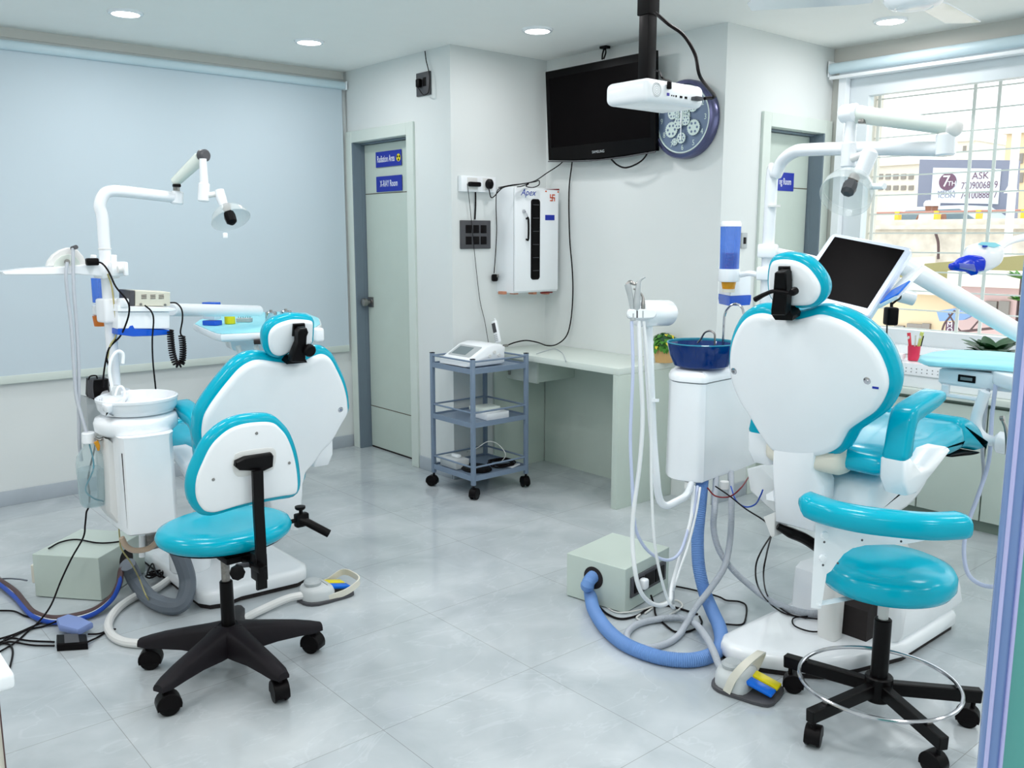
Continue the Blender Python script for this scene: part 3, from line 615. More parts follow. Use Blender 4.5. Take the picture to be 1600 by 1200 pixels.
# ================================================================== WINDOW COUNTER
t = thing('window_counter', 'low sage green cabinet with white ledge running under the window', 'cabinet', (4.85, 1.0, 0))
cy0, cy1 = -1.9, 2.93
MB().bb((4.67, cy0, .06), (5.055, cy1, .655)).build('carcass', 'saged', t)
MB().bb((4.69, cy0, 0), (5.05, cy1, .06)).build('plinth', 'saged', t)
MB().bb((4.62, cy0, .668), (5.056, cy1, .70), .003).build('worktop', 'sagel', t)
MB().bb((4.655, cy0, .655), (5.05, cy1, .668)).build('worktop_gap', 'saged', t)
ys = [cy1]; q = P(1430, 790, x=4.65).y; q2 = P(1530, 800, x=4.65).y; w_ = q-q2
g = [q+2*w_, q+w_, q, q2, q2-w_, q2-2*w_, q2-3*w_]
for a, b in zip([cy1]+[v for v in g if v < cy1-.1], [v for v in g if v < cy1-.1]+[cy0]):
    MB().bb((4.652, b+.004, .065), (4.6695, a-.004, .645), .001).build('cabinet_door', 'sage', t)
MB().bb((4.67, cy0, .7005), (5.035, cy1, .828), .004).build('ledge', 'white', t)
mdl = MB().bb((4.664, cy0, .762), (4.672, cy1, .766)).build('ledge_groove', 'grey', t)
m = MB()
for i in range(64):
    for j in range(2): m.box((4.6697, 2.6-i*.028+(.3 if i < 0 else 0), .80-j*.018), (.002,.005,.004))
m.build('perforations', 'greyd', t)
# cup with toothbrush-like tools
c = P(1427, 563, z=.83)
c = V(max(c.x, 4.72), c.y, .829)
t = thing('pen_cup', 'small pink-red cup on the window ledge', 'cup', c)
MB().lathe([(0,.002),(.028,.002),(.033,.08),(.030,.08),(.026,.006),(0,.006)], c, Z, 24).build('cup_body', 'red', t)
for (px, py, mtl, lb, r) in ((1420,520,'pink','pink handled tool standing in the red cup on the window ledge',.010),(1441,519,'lime','lime green handled tool standing in the red cup on the window ledge',.010),(1431,524,'wirew','thin pale stick standing in the red cup on the window ledge',.004)):
    tp = P(px, py, x=c.x); base = V(c.x, c.y+(tp.y-c.y)*.3, .838)
    k = thing('cup_tool', lb, 'tool', base)
    MB().tube([base, base.lerp(tp,.45), tp], [r*.6, r*.8, r], n=10).build('tool_handle', mtl, k)
    if r > .005: MB().ball(tp-(tp-base)*.18-X*(r*.8), .006, (.4,1,1.6), 10).build('grip_patch', 'whited', k)
tag(MB().tube([P(1439,541,x=c.x-.005), P(1443,525,x=c.x-.01)], .003, n=6, k=1).build('black_pen', 'wire'), 'black pen leaning in the red cup on the window ledge', 'pen')
tag(MB().box(P(1400,556,z=.85)*1.0, (.05,.09,.035), .01).build('tissue_pad', 'white'), 'small white packet on the window ledge left of the red cup', 'packet')
# plant on the ledge
def blades(name, c, n, L, wd, mtl, par, up=.75, seed=1, droop=.25):
    rnd = random.Random(seed); m = MB()
    for i in range(n):
        a = 2*math.pi*i/n*2.4+rnd.uniform(-.3,.3); el = up*rnd.uniform(.6,1.25); l = L*rnd.uniform(.7,1.1)
        d = V(math.cos(a)*math.cos(el), math.sin(a)*math.cos(el), math.sin(el)); w = d.cross(Z).normalized()
        b = bmesh.new(); prev = None; K = 6
        for k in range(K+1):
            s_ = k/K; p = Vector(c)+d*(l*s_)-Z*(droop*l*s_*s_); ww = wd*math.sin(math.pi*min(.98, .12+s_*.86))**.8
            row = [b.verts.new(p-w*ww), b.verts.new(p-Z*ww*.25), b.verts.new(p+w*ww)]
            if prev: b.faces.new([prev[0],prev[1],row[1],row[0]]); b.faces.new([prev[1],prev[2],row[2],row[1]])
            prev = row
        m._merge(b)
    return m.build(name, mtl, par)
c = P(1546, 556, z=.86); c = V(4.80, P(1552,545,x=4.80).y, .829)
t = thing('potted_plant', 'dark green broad-leaved plant on the window ledge behind the right tray', 'plant', c)
MB().lathe([(0,0),(.045,0),(.055,.07),(.05,.07),(.045,.06),(0,.06)], c, Z, 24).build('pot', 'whited', t)
blades('leaves', c+Z*.06, 22, .20, .036, 'leaf', t, .7, 3)
# plant on desk right end
c = P(1040, 560, z=.79); c = V(3.93, P(1038,560,x=3.93).y, .789)
t = thing('potted_plant', 'green leafy plant in a tan pot on the right end of the desk', 'plant', c)
MB().lathe([(0,0),(.052,0),(.062,.05),(.062,.085),(.056,.085),(.052,.07),(0,.07)], c, Z, 9).build('pot', 'pot', t)
rnd = random.Random(11)
def sprigs(name, n, rad, lf, mt, zo):
    m = MB()
    for i in range(n):
        a = rnd.uniform(0, 6.283); e = rnd.uniform(-.1, 1.5); p = c+Z*zo+V(math.cos(a)*math.cos(e), math.sin(a)*math.cos(e), math.sin(e)*.95)*rad*rnd.uniform(.5,1)
        d = (p-(c+Z*zo)).normalized(); w_ = d.cross(Z+V(.01,0,0)).normalized(); n_ = (d+V(rnd.uniform(-.5,.5),rnd.uniform(-.5,.5),rnd.uniform(-.4,.4))).normalized(); w2 = n_.cross(w_).normalized()
        m.poly([p-w_*lf*.5, p+w2*lf*.5-w_*lf*.2, p+w2*lf, p+w2*lf*.5+w_*lf*.4, p+w_*lf*.5])
    return m.build(name, mt, t)
sprigs('leaves', 260, .085, .030, 'leafl', .085)
MB().lathe([(0,.06),(.04,.065),(.062,.10),(.055,.14),(.02,.16),(0,.162)], c, Z, 16).build('leaf_mass', 'leaf', t)
sprigs('flowers', 16, .098, .022, 'flower', .10)
# glass door edge by the camera
E0 = P(1549, 987, d=.78); fh = V(FW.x, FW.y, 0).normalized()
t = thing('glass_door', 'open sea green glass door leaf at the right edge of the photo', 'door', (E0.x, E0.y, 0))
MB().box(E0+RT*.008+V(0,0,1.06-E0.z), (.016, .016, 2.08), .006, 3, ax=(RT, fh, Z)).build('edge_profile', 'edge', t)
for s_ in (.0015, .0145): MB().box(E0+RT*s_-fh*.008+V(0,0,1.06-E0.z), (.003, .004, 2.08), .001, 1, ax=(RT, fh, Z)).build('edge_lip', 'edgel', t)
MB().box(E0+RT*(.0165+.36)+V(0,0,1.06-E0.z), (.72, .010, 2.08), .001, 1, ax=(RT, fh, Z)).build('glass_leaf', 'teglass', t)
# counter in the bottom left corner
c0 = P(23, 1052, z=.72)
t = thing('side_counter', 'white-topped cream cabinet cut off by the bottom left corner of the photo', 'cabinet', (c0.x-.35, c0.y+.6, 0))
MB().bb((c0.x-.75, c0.y, .69), (c0.x, c0.y+1.2, .722), .008, 3).build('countertop', 'white', t)
MB().bb((c0.x-.73, c0.y+.026, 0), (c0.x-.026, c0.y+1.18, .6895)).build('cabinet_body', 'ivory', t)
MB().bb((c0.x-.73, c0.y+.02, .50), (c0.x-.0255, c0.y+.0262, .503)).build('drawer_gap', 'brown', t)
MB().bb((c0.x-.0262, c0.y+.022, 0), (c0.x-.024, c0.y+.0245, .6895)).build('corner_gap', 'brown', t)
# ================================================================== OUTSIDE
t = thing('window_grille', 'white painted steel security grille outside the window', 'grille', (5.36, 1.0, 1.5))
gx = 5.34
for i in range(14):
    z = 2.303-.1135*i; MB().bb((gx-.004, -1.3, z-.004), (gx+.004, 2.83, z+.004)).build('horizontal_bar', 'grille', t)
for y in (2.80, 2.245, 2.115, 1.50, 1.37, .75, .62, 0, -.13, -.8):
    MB().bb((gx-.012, y-.009, .70), (gx-.0041, y+.009, 2.42)).build('vertical_bar', 'grille', t)
tag(MB().bb((5.5, -20, -6.2), (60, 45, -6)).build('street_ground', 'road'), 'pale street surface far below the window', 'ground'); bpy.data.objects['street_ground']['kind'] = 'structure'
# overpass
def Q18(px, py): return P(px, py, x=18)
zt = P(1450,343,x=18).z; zb = P(1450,398,x=18).z
t = thing('overpass', 'stained pale concrete overpass parapet seen through the window', 'overpass', (18.5, 6, -6))
MB().bb((18, -6, zb-.384), (18.4, 22, zt)).build('parapet_wall', 'dirty', t)
MB().bb((17.85, -6, zb+.50), (18, 22, zb+.58)).build('ledge_strip', 'dirty', t)
MB().bb((18, -6, zb-.65), (26, 22, zb-.385)).build('deck', 'concrete', t)
for y in (11.0, 2.0): MB().bb((19, y, -6), (20.5, y+1.4, zb-.65)).build('pier', 'dirty', t)
m = MB()
for i in range(11): MB().bb((18.12, 10.6-i*.8-.04, zt), (18.26, 10.6-i*.8+.04, zt+.17)).build('rail_post', 'postor', t)
MB().cyl((18.19, -6, zt+.15), (18.19, 14, zt+.15), .02, n=8).build('handrail', 'rail', t)
# corbel under the parapet
a = P(1440,405,x=17.9)
MB().slab([P(1410,403,x=17.9), P(1462,400,x=17.9), P(1460,428,x=17.9), P(1440,412,x=17.9)], X, [(0,0),(0,1.2)]).build('corbel', 'concrete', t)
# drain pipes on the wall
MB().tube(path((1462,365,'x',17.8),(1466,380,'x',17.8),(1466,405,'x',17.8)), .028, n=6).build('drain_pipe', 'brown', t)
# billboard
t = thing('billboard', 'grey roadside billboard with white poster reading 7TH and phone numbers', 'billboard', P(1510,330,x=21.8))
bx = 21.8
def B(px, py, x=bx): return P(px, py, x=x)
MB().slab([B(1437,249), B(1589,250.5), B(1584,352), B(1431,352)], X, [(0,0),(0,.2)]).build('board', 'brd', t)
MB().slab([B(1459,262), B(1565,264), B(1560,319), B(1455,317)], -X, [(0,.01),(0,.03)]).build('poster', 'brdw', t)
pw = (B(1565,264)-B(1459,262)).length
MB().lathe([(0,0),(.20,0),(.20,.01),(0,.01)], B(1482,284)-X*.04, -X, 32).build('logo_disc', 'maroon', t)
text('logo_text', '7', .37, B(1480,284)-X*.06, -Y, Z, 'ink', t); text('logo_text', 'TH', .15, B(1489,287)-X*.06, -Y, Z, 'ink', t)
text('poster_text', 'MEDIA', .12, B(1480,301)-X*.04, -Y, Z, 'brd', t, xs=1.2); text('poster_text', 'ICON', .13, B(1480,306.5)-X*.04, -Y, Z, 'brd', t, xs=1.2)
text('poster_text', 'ASK', .22, B(1533,275)-X*.04, -Y, Z, 'maroon', t, xs=.95)
text('poster_text', '7709006869', .225, B(1531,290)-X*.04, -Y, Z, 'maroon', t, xs=.72); text('poster_text', '7410088817', .225, B(1530,305)-X*.04, -Y, Z, 'maroon', t, xs=.72)
# people and car on the overpass
def rider(px, py, lb, xx=18.6):
    h = P(px, py, x=xx); t = thing('person', lb, 'person', (h.x, h.y, h.z-1.15))
    me = bpy.data.meshes.new('body'); b = bmesh.new()
    J = {'p':(0,0,-.62),'s':(0,0,-.42),'c':(0,0,-.25),'n':(0,0,-.13),'h0':(0,0,-.05),'h1':(0,0,.06),'l':(0,.17,-.22),'le':(-.05,.24,-.48),'lh':(-.14,.14,-.5),'r':(0,-.17,-.22),'re':(-.05,-.24,-.48),'rh':(-.14,-.14,-.5),'k1':(-.02,.10,-.70),'f1':(-.02,.10,-1.22),'k2':(-.02,-.10,-.70),'f2':(-.02,-.10,-1.22)}
    R = dict(p=.14,s=.13,c=.15,n=.05,h0=.07,h1=.08,l=.07,le=.045,lh=.035,r=.07,re=.045,rh=.035,k1=.08,f1=.05,k2=.08,f2=.05)
    E_ = ['ps','sc','cn',('n','h0'),('h0','h1'),'cl',('l','le'),('le','lh'),'cr',('r','re'),('re','rh'),('p','k1'),('k1','f1'),('p','k2'),('k2','f2')]
    vs = {k: b.verts.new(v) for k, v in J.items()}
    for e in E_: b.edges.new((vs[e[0]], vs[e[1]]))
    b.verts.index_update(); order = list(J); b.to_mesh(me); b.free()
    o = bpy.data.objects.new('body', me); COL.objects.link(o); o.parent = t; o.location = (0,0,1.15)
    md = o.modifiers.new('skin', 'SKIN'); sv = me.skin_vertices[0].data
    for i, k in enumerate(order): sv[i].radius = (R[k], R[k])
    sv[0].use_root = True
    o.modifiers.new('sub', 'SUBSURF').levels = 2; o.modifiers['sub'].render_levels = 2; me.materials.append(M['skin'])
    MB().lathe([(.02,-.5),(.19,-.48),(.20,-.3),(.17,-.17),(.07,-.13),(.06,-.14)], h, Z, 16, squash=(.75,1.05), u=X).build('shirt', 'cloth', t)
    MB().lathe([(.095,.0),(.10,.05),(.07,.105),(0,.12)], h, Z, 16).build('cap', 'cloth', t)
rider(1451, 322, 'person in white shirt and white cap in front of the billboard, nearer one')
rider(1461, 322, 'person in white just behind the other figure on the overpass', 19.6)
c = P(1452, 343, x=20)
t = thing('car', 'pale car roof and windows passing behind the two people on the overpass', 'car', (c.x, c.y, zb))
zb -= .38
L_ = 1.9; pr = [(-L_,.25),(-L_,.7),(-L_*.85,.85),(-L_*.55,.95),(-L_*.3,1.38),(L_*.35,1.40),(L_*.7,.98),(L_,.88),(L_,.25)]
MB().slab([V(20, c.y-a, zb+h+.0) for a, h in pr], X, [(-.08,0),(0,.1),(0,1.5),(-.08,1.6)]).build('car_body', 'car', t)
MB().slab([V(19.99, c.y-a, zb+h) for a, h in ((-L_*.48,.98),(-L_*.28,1.3),(L_*.33,1.32),(L_*.6,.98))], X, [(0,-.01),(0,0)]).build('side_window', 'carg', t)
for a in (-L_*.6, L_*.6): MB().lathe([(0,-.02),(.3,-.02),(.33,.02),(.33,.16),(0,.18)], (19.98, c.y-a, zb+.33), X, 20).build('wheel', 'black', t)
# buildings
def building(pxs, x, zlo, lb, mt, wins=(), depth=6, name='building'):
    a, b = P(pxs[0], pxs[2], x=x), P(pxs[1], pxs[2], x=x)
    t = thing(name, lb, 'building', (x+depth/2, (a.y+b.y)/2, zlo))
    MB().bb((x, b.y, zlo), (x+depth, a.y, a.z)).build('wall', mt, t)
    MB().bb((x-.15, b.y-.1, a.z), (x+depth, a.y+.1, a.z+.18)).build('roof_slab', 'concrete', t)
    for (wx0, wx1, wy0, wy1) in wins:
        p, q = P(wx0, wy0, x=x-.03), P(wx1, wy1, x=x-.03)
        w = MB().bb((x-.05, q.y, q.z), (x-.001, p.y, p.z)).build('window', 'farwin', t)
    return t
building((1345,1438,262), 40, -6, 'long pale building left of the billboard', 'concrete', [(1372+12*i,1379+12*i,272,280) for i in range(5)]+[(1372+12*i,1379+12*i,290,297) for i in range(5)])
building((1573,1700,210), 34, -6, 'tall beige building right of the billboard', 'peach', [(1590,1598,240,255),(1590,1598,270,285)])
building((1496,1524,222), 48, -6, 'distant pale tower behind the billboard', 'concrete', [(1505,1509,228,236)])
building((1300,1492,452), 12, -6, 'peach coloured low building with dark windows below the overpass', 'peach', [(1378,1392,510,535),(1398,1411,508,533),(1418,1440,505,530),(1442,1452,505,528),(1462,1468,520,534)], .5)
building((1500,1800,446), 11.5, -6, 'pink fronted shop building below the overpass', 'pinkw', [(1540,1556,470,500),(1562,1575,470,505)], .5)
t = thing('awning', 'broad olive coloured roof sheet below the overpass', 'awning', P(1500,430,x=14))
a = [P(*q,x=13.5) for q in ((1395,430),(1438,428),(1445,412),(1600,399),(1660,396),(1660,445),(1520,449),(1430,462),(1395,472))]
MB().slab(a, X, [(0,0),(0,.06)]).build('roof_sheet', 'awn', t)
t = thing('shop_sign', 'vertical maroon sign with white letters below the overpass', 'sign', P(1484,520,x=10.9))
a, b = P(1478,503,x=10.9), P(1490,537,x=10.9)
MB().bb((10.9, b.y, b.z), (10.95, a.y, a.z)).build('sign_board', 'maroon', t)
for i, ch in enumerate('MOCH'): text('letter', ch, .085, P(1484, 507.5+8.3*i, x=10.88), -Y, Z, 'ink', t)
tag(MB().slab(path((1463,486,'x',11.2),(1490,482,'x',11.2),(1518,493,'x',11.2),(1505,500,'x',11.2),(1468,502,'x',11.2)), X, [(0,0),(0,.1)]).build('tarp', 'bluet'), 'blue sheet roof among the shops below the overpass', 'tarp')
for k, (pts, r) in enumerate((([(1468,540),(1474,510),(1484,495),(1492,485)],.012), ([(1482,490),(1496,512),(1510,520),(1530,500)],.01), ([(1488,520),(1505,518),(1530,515),(1560,512)],.016), ([(1500,520),(1490,530),(1484,540)],.016))):
    tag(MB().tube([P(a, b, x=10.7) for a, b in pts], r, n=5).build('street_wire', 'brown'), ['dark wires rising left of the maroon sign', 'wire sagging right of the maroon sign', 'long straight wire running right from the maroon sign', 'short wire dropping to the foot of the maroon sign'][k], 'wire', 'street wires below the overpass')
for px, py, r, lb in ((1597,436,.2,'dark green bush at the right edge of the window view'),(1592,470,.14,'small yellow-green bush under the darker one outside')):
    c = P(px, py, x=11); t = thing('bush', lb, 'bush', c); blades('foliage', c, 60, r, .02, 'leafl', t, .5, int(px), .1); MB().cyl((c.x,c.y,-6), (c.x,c.y,c.z), .02, n=6).build('trunk', 'brown', t)
# utility pole and lamp outside
a = P(1585,340,x=17); b = P(1590,190,x=17)
tag(MB().cyl((a.x,a.y,-6), (b.x,b.y,b.z), .07, n=10).build('utility_pole', 'whited'), 'pale thin utility pole beside the billboard', 'pole')
tag(MB().slab(path((1580,282,'x',16.8),(1590,300,'x',16.8),(1568,302,'x',16.8)), X, [(0,0),(0,.05)]).build('road_sign', 'whited'), 'pale triangular road sign on the utility pole', 'sign')
# ================================================================== DENTAL CHAIRS
def zp(lst, ox, oy, s): return [(ox+a/s, oy+b/s) for a, b in lst]
def back_parts(t, o, n, shell, head, headoff, stem, screws, bracket):
    """shell of the backrest, its cushion, headrest, and neck bracket; outlines measured on the tilted plane (o, n)"""
    pts = [PN(a, b, o, n) for a, b in shell]
    c = MB().slab(pts, n, [(-.004,.022),(.012,.028),(.021,.040),(.022,.065),(.013,.088),(-.008,.102),(-.03,.108)], k=4).build('back_cushion', 'teal', t, sharp=60)
    sh = MB().slab(pts, n, [(-.022,-.001),(-.009,.003),(-.002,.010),(0,.020),(-.002,.026)], k=4).build('back_shell', 'white', t, sharp=60)
    for a, b in screws:
        q = PN(a, b, o, n)
        MB().lathe([(0,-.004),(.005,-.004),(.006,-.002),(.012,-.001),(.014,.003),(0,.003)], q, n, 20).build('screw', 'chrome', sh)
    if stem: MB().slab([PN(a, b, o, n) for a, b in stem], n, [(-.012,0),(-.002,.006),(0,.014),(0,.075),(-.01,.085)]).build('back_support', 'white', t, sharp=50)
    ho = o+n*headoff
    hp = [PN(a, b, ho, n) for a, b in head]
    MB().slab(hp, n, [(-.004,.014),(.010,.020),(.014,.032),(.012,.055),(-.004,.070),(-.02,.076)], k=4).build('headrest_cushion', 'teal', t, sharp=60)
    h = MB().slab(hp, n, [(-.014,-.001),(-.005,.003),(0,.010),(-.002,.016)], k=4).build('headrest_shell', 'white', t, sharp=60)
    return h
# ---- right chair
nR = V(.65, 0, .18).normalized(); oR = V(2.68, 1.56, .6)
cy = 1.535
tR = thing('dental_chair', 'large teal and white dental chair on the right, seen from behind', 'dental chair', (2.9, cy, 0))
shellR = zp([(272,303),(235,300),(200,288),(165,281),(128,287),(95,308),(68,350),(50,400),(43,450),(44,510),(58,565),(85,625),(120,680),(155,740),(185,785),(222,822),(300,838),(380,838),(430,826),(468,803),(488,770),(510,735),(560,700),(612,662),(645,612),(660,560),(650,500),(618,430),(568,372),(505,325),(440,297),(390,286),(345,296),(305,305)], 1120, 380, 2.5)
headR = zp([(208,80),(236,68),(275,68),(315,79),(352,103),(385,145),(398,180),(392,212),(370,238),(340,247),(280,248),(235,240),(205,215),(196,175),(197,120)], 1120, 380, 2.5)
stemR = zp([(215,790),(392,800),(385,880),(412,960),(390,1132),(228,1092),(222,1000),(213,900)], 1120, 380, 2.5)
stemR = [(1207,700),(1272,702),(1270,735),(1285,762),(1284,790),(1272,833),(1211,817),(1208,780),(1205,745)]
back_parts(tR, oR, nR, shellR, headR, -.012, stemR, [(1147,580),(1355,595)], None)
def neck(t, o, n, pl, arm, knob, lever=None, base=None):
    g = MB()
    MB().slab([PN(a,b,o-n*.02,n) for a,b in pl], n, [(-.002,0),(0,.003),(0,.012)]).build('bracket_plate', 'blacks', t)
    a = MB().slab([PN(p,q,o-n*.055,n) for p,q in arm], n, [(-.003,0),(0,.003),(0,.032),(-.003,.035)]).build('neck_arm', 'blacks', t)
    if base: MB().slab([PN(p,q,o-n*.03,n) for p,q in base], n, [(0,0),(0,.045)]).build('neck_base', 'blacks', t)
    if knob:
        k = PN(knob[0], knob[1], o-n*.075, n); MB().lathe([(0,0),(knob[2]*.8,0),(knob[2],.006),(knob[2],.022),(0,.024)], k, n, 24).build('pivot_knob', 'black', a)
    if lever: MB().tube([PN(p,q,o-n*.06,n) for p,q in lever], [.006,.006,.007,.009], n=8).build('lock_lever', 'black', a)
neck(tR, oR, nR, zp([(238,92),(282,92),(290,150),(270,155),(236,150)],1120,380,2.5), zp([(224,118),(232,112),(262,113),(270,122),(272,200),(266,282),(212,282),(210,262),(218,200)],1120,380,2.5), (1236.5,457.5,.012),
     [(1234,458),(1210,455),(1195,460),(1180,468)], zp([(215,282),(275,250),(298,285),(294,302),(228,300)],1120,380,2.5))
MB().box(PN(1368,604,oR-nR*.0,nR), (.002,.02,.014), .0005).build('scuff_mark', 'signb', tR)
def seat_parts(t, T, dz=0.):
    """T maps chair coordinates (b forward, r sideways, z) into the room"""
    fwd = (T(1,0,0)-T(0,0,0)); side = (T(0,1,0)-T(0,0,0))
    def S(pr, r0, r1, e=.03): # profile in (b,z), rounded across the width
        w = r1-r0
        return MB().slab([T(b, r0, z) for b, z in pr], side, [(-e,0),(-e*.35,e*.3),(0,e),(0,w-e),(-e*.35,w-e*.3),(-e,w)], k=3)
    S([(.09,.735),(.07,.775),(.12,.812),(.33,.82),(.44,.818),(.54,.828),(.63,.838),(.67,.80),(.67,.74),(.60,.725),(.45,.722),(.22,.722)], -.225, .225, .045).build('seat_cushion', 'teal', t, sharp=60)
    S([(.66,.74),(.66,.835),(.73,.84),(.80,.815),(.86,.775),(.91,.72),(.91,.70),(.86,.695),(.80,.71),(.73,.725)], -.205, .205, .03).build('leg_rest', 'teal', t, sharp=60)
    S([(.62,.72),(.74,.712),(.82,.696),(.87,.690),(.86,.684),(.80,.688),(.70,.70),(.62,.71)], -.19, .19, .004).build('leg_rest_base', 'black', t)
    S([(.17,.58),(.15,.63),(.17,.685),(.26,.70),(.56,.70),(.60,.68),(.56,.62),(.46,.56),(.30,.54)], -.15, .15, .03).build('seat_pan', 'white', t, sharp=60)
    S([(.07,.715),(.03,.735),(.03,.79),(.07,.81),(.12,.80),(.13,.73),(.11,.715)], -.20, .085, .025).build('hip_cover', 'ivory', t, sharp=60)
    # armrests
    def px2(l, y): return [P(a, b, y=y) for a, b in l]
    br = [(1420,776),(1414,755),(1416,722),(1424,714),(1431,722),(1440,733),(1450,728),(1468,705),(1484,699),(1485,708),(1460,741),(1434,772)]
    tl = [(1416,722),(1419,700),(1426,660),(1432,642),(1441,633),(1460,621),(1478,611),(1482,616),(1480,628),(1470,638),(1447,655),(1437,664),(1432,690),(1428,716)]
    yo = 1.245
    for sgn in (1, -1):
        g = [(v.x-2.62, (cy-v.y)*sgn, v.z) for v in px2(br, yo)]; h = [(v.x-2.62, (cy-v.y)*sgn, v.z) for v in px2(tl, yo)]
        pr = [(-.012,0),(-.003,.006),(0,.014),(0,.072),(-.003,.080),(-.010,.086)]
        a = MB().slab([T(*q) for q in g], side*(-sgn), pr).build('armrest_bracket', 'white', t, sharp=50)
        MB().slab([T(*q) for q in h], side*(-sgn), [(-.012,.002),(-.003,.008),(0,.018),(0,.066),(-.003,.076),(-.012,.082)], k=2).build('armrest_pad', 'teal', t, sharp=60)
TR = lambda b, r, z: V(2.62+b, cy-r, z)
seat_parts(tR, TR)
def base_parts(t, T, L=.96, W=.25, full=True):
    side = T(0,1,0)-T(0,0,0); fwd = T(1,0,0)-T(0,0,0)
    ol = [T(b, r, 0) for b, r in (((.11,.07),(.16,.13),(.29,.185),(.42,.225),(.50,W)) if full else ((0,.17),(.02,.22),(.07,W)))+((L-.20,W),(L-.06,W),(L-.01,.22),(L,.17),(L,-.17),(L-.01,-.22),(L-.06,-W),(.07,-W),(.02,-.22),(0,-.16),(.02,-.08))]
    MB().slab(ol, Z, [(-.012,.002),(-.012,.022)]).build('base_shadow_band', 'dark', t)  # dark band painted in for the shadow gap under the base plate
    MB().slab(ol, Z, [(-.004,.022),(0,.028),(0,.062),(-.008,.074),(-.03,.078)]).build('base_plate', 'white', t, sharp=50)
    if not full: return
    pr = [(.46,.078),(.46,.24),(.50,.262),(.66,.255),(.93,.20),(.955,.17),(.955,.078)]
    MB().slab([T(b, -W+.03, z) for b, z in pr], side, [(-.03,0),(-.008,.01),(0,.03),(0,2*W-.09),(-.008,2*W-.07),(-.03,2*W-.06)]).build('base_cover', 'white', t, sharp=40)
    MB().slab([T(b, -.02, z) for b, z in ((.39,.078),(.39,.19),(.459,.22),(.459,.078))], side, [(0,0),(0,.16)]).build('opening_shade_block', 'dark', t)  # solid dark block standing in for the shade inside the base opening
    MB().slab([T(b, -.10, z) for b, z in ((.62,.20),(.36,.57),(.52,.60),(.82,.24))], side, [(-.02,0),(0,.02),(0,.20),(-.02,.22)]).build('lift_arm', 'whited', t, sharp=50)
    MB().slab([T(b, .0, z) for b, z in ((.30,.078),(.27,.40),(.30,.60),(.38,.60),(.36,.078))], side, [(-.01,0),(0,.01),(0,.06),(-.01,.07)]).build('front_fairing', 'whited', t, sharp=50)
base_parts(tR, lambda b, r, z: V(2.5+b, 1.58-r*.94, z))
MB().tube(path((1215,822,'x',2.72),(1235,832,'x',2.75),(1258,842,'x',2.8),(1285,860,'x',2.85)), [.012,.02,.02,.02], n=10).build('actuator', 'blacks', tR)
MB().slab(path((1192,808,'x',2.72),(1211,800,'x',2.72),(1211,838,'x',2.72),(1204,840,'x',2.72)), X, [(-.003,0),(0,.004),(0,.08)]).build('pedal_bracket', 'whited', tR)
MB().slab(path((1166,733,'x',3.0),(1188,730,'x',3.0),(1210,755,'x',2.9),(1212,800,'x',2.85),(1196,790,'x',2.85),(1172,768,'x',2.95)), X, [(-.006,0),(0,.006),(0,.10)]).build('support_beam', 'greyl', tR)
MB().slab(path((1196,772,'x',2.72),(1208,766,'x',2.72),(1210,784,'x',2.72),(1197,782,'x',2.72)), X, [(-.003,0),(0,.004),(0,.04)]).build('beam_knob', 'white', tR)
# ---- left chair: same model, lower, turned a quarter
nL = V(0, .65, .18).normalized(); oL = V(1.5, 3.28, .46)
tL = thing('dental_chair', 'teal and white dental chair on the left, seen from behind, facing the pale screen', 'dental chair', (1.5, 3.8, 0))
shellL = zp([(840,650),(760,640),(640,625),(560,645),(480,700),(400,790),(320,890),(250,990),(205,1080),(190,1200),(205,1300),(250,1400),(330,1500),(440,1590),(560,1640),(660,1680),(760,1700),(900,1680),(975,1590),(1000,1500),(1060,1430),(1130,1330),(1200,1260),(1270,1140),(1325,1040),(1328,980),(1318,900),(1290,800),(1240,690),(1195,612),(1140,580),(1080,592),(1000,632),(920,652)], 280, 440, 5)
headL = zp([(820,322),(900,302),(1000,306),(1050,322),(1054,380),(1050,450),(1040,490),(960,520),(890,545),(840,575),(790,588),(740,570),(712,520),(706,440),(725,385),(768,345)], 280, 440, 5)
stemL = [(420,765),(474,738),(474,775),(468,830),(430,830)]
back_parts(tL, oL, nL, shellL, headL, -.01, stemL, [(427,527),(532,640),(345,666)], None)
neck(tL, oL, nL, zp([(895,335),(985,330),(990,372),(960,430),(888,430)],280,440,5), zp([(950,372),(1000,366),(1012,400),(1000,430),(990,600),(985,630),(880,630),(885,590),(930,480),(930,400)],280,440,5), (486,549.5,.024), None, zp([(870,600),(985,600),(1000,632),(840,646)],280,440,5))
TL = lambda b, r, z: V(1.525+r, 3.19+b, z-.145)
seat_parts(tL, TL)
base_parts(tL, lambda b, r, z: V(1.52+r*.98, 3.37+b, z*1.05), full=False)
MB().slab([TLb for TLb in (V(1.44,3.9,.08),V(1.44,3.5,.44),V(1.44,3.7,.47),V(1.44,4.1,.08))], X, [(-.02,0),(0,.02),(0,.16),(-.02,.18)]).build('lift_arm', 'whited', tL, sharp=50)
c = P(306,890,z=.085)
MB().cyl((c.x,c.y+.06,.074), (c.x,c.y+.06,.24), .085, n=32, bev=.006).build('pillar_cover', 'white', tL)
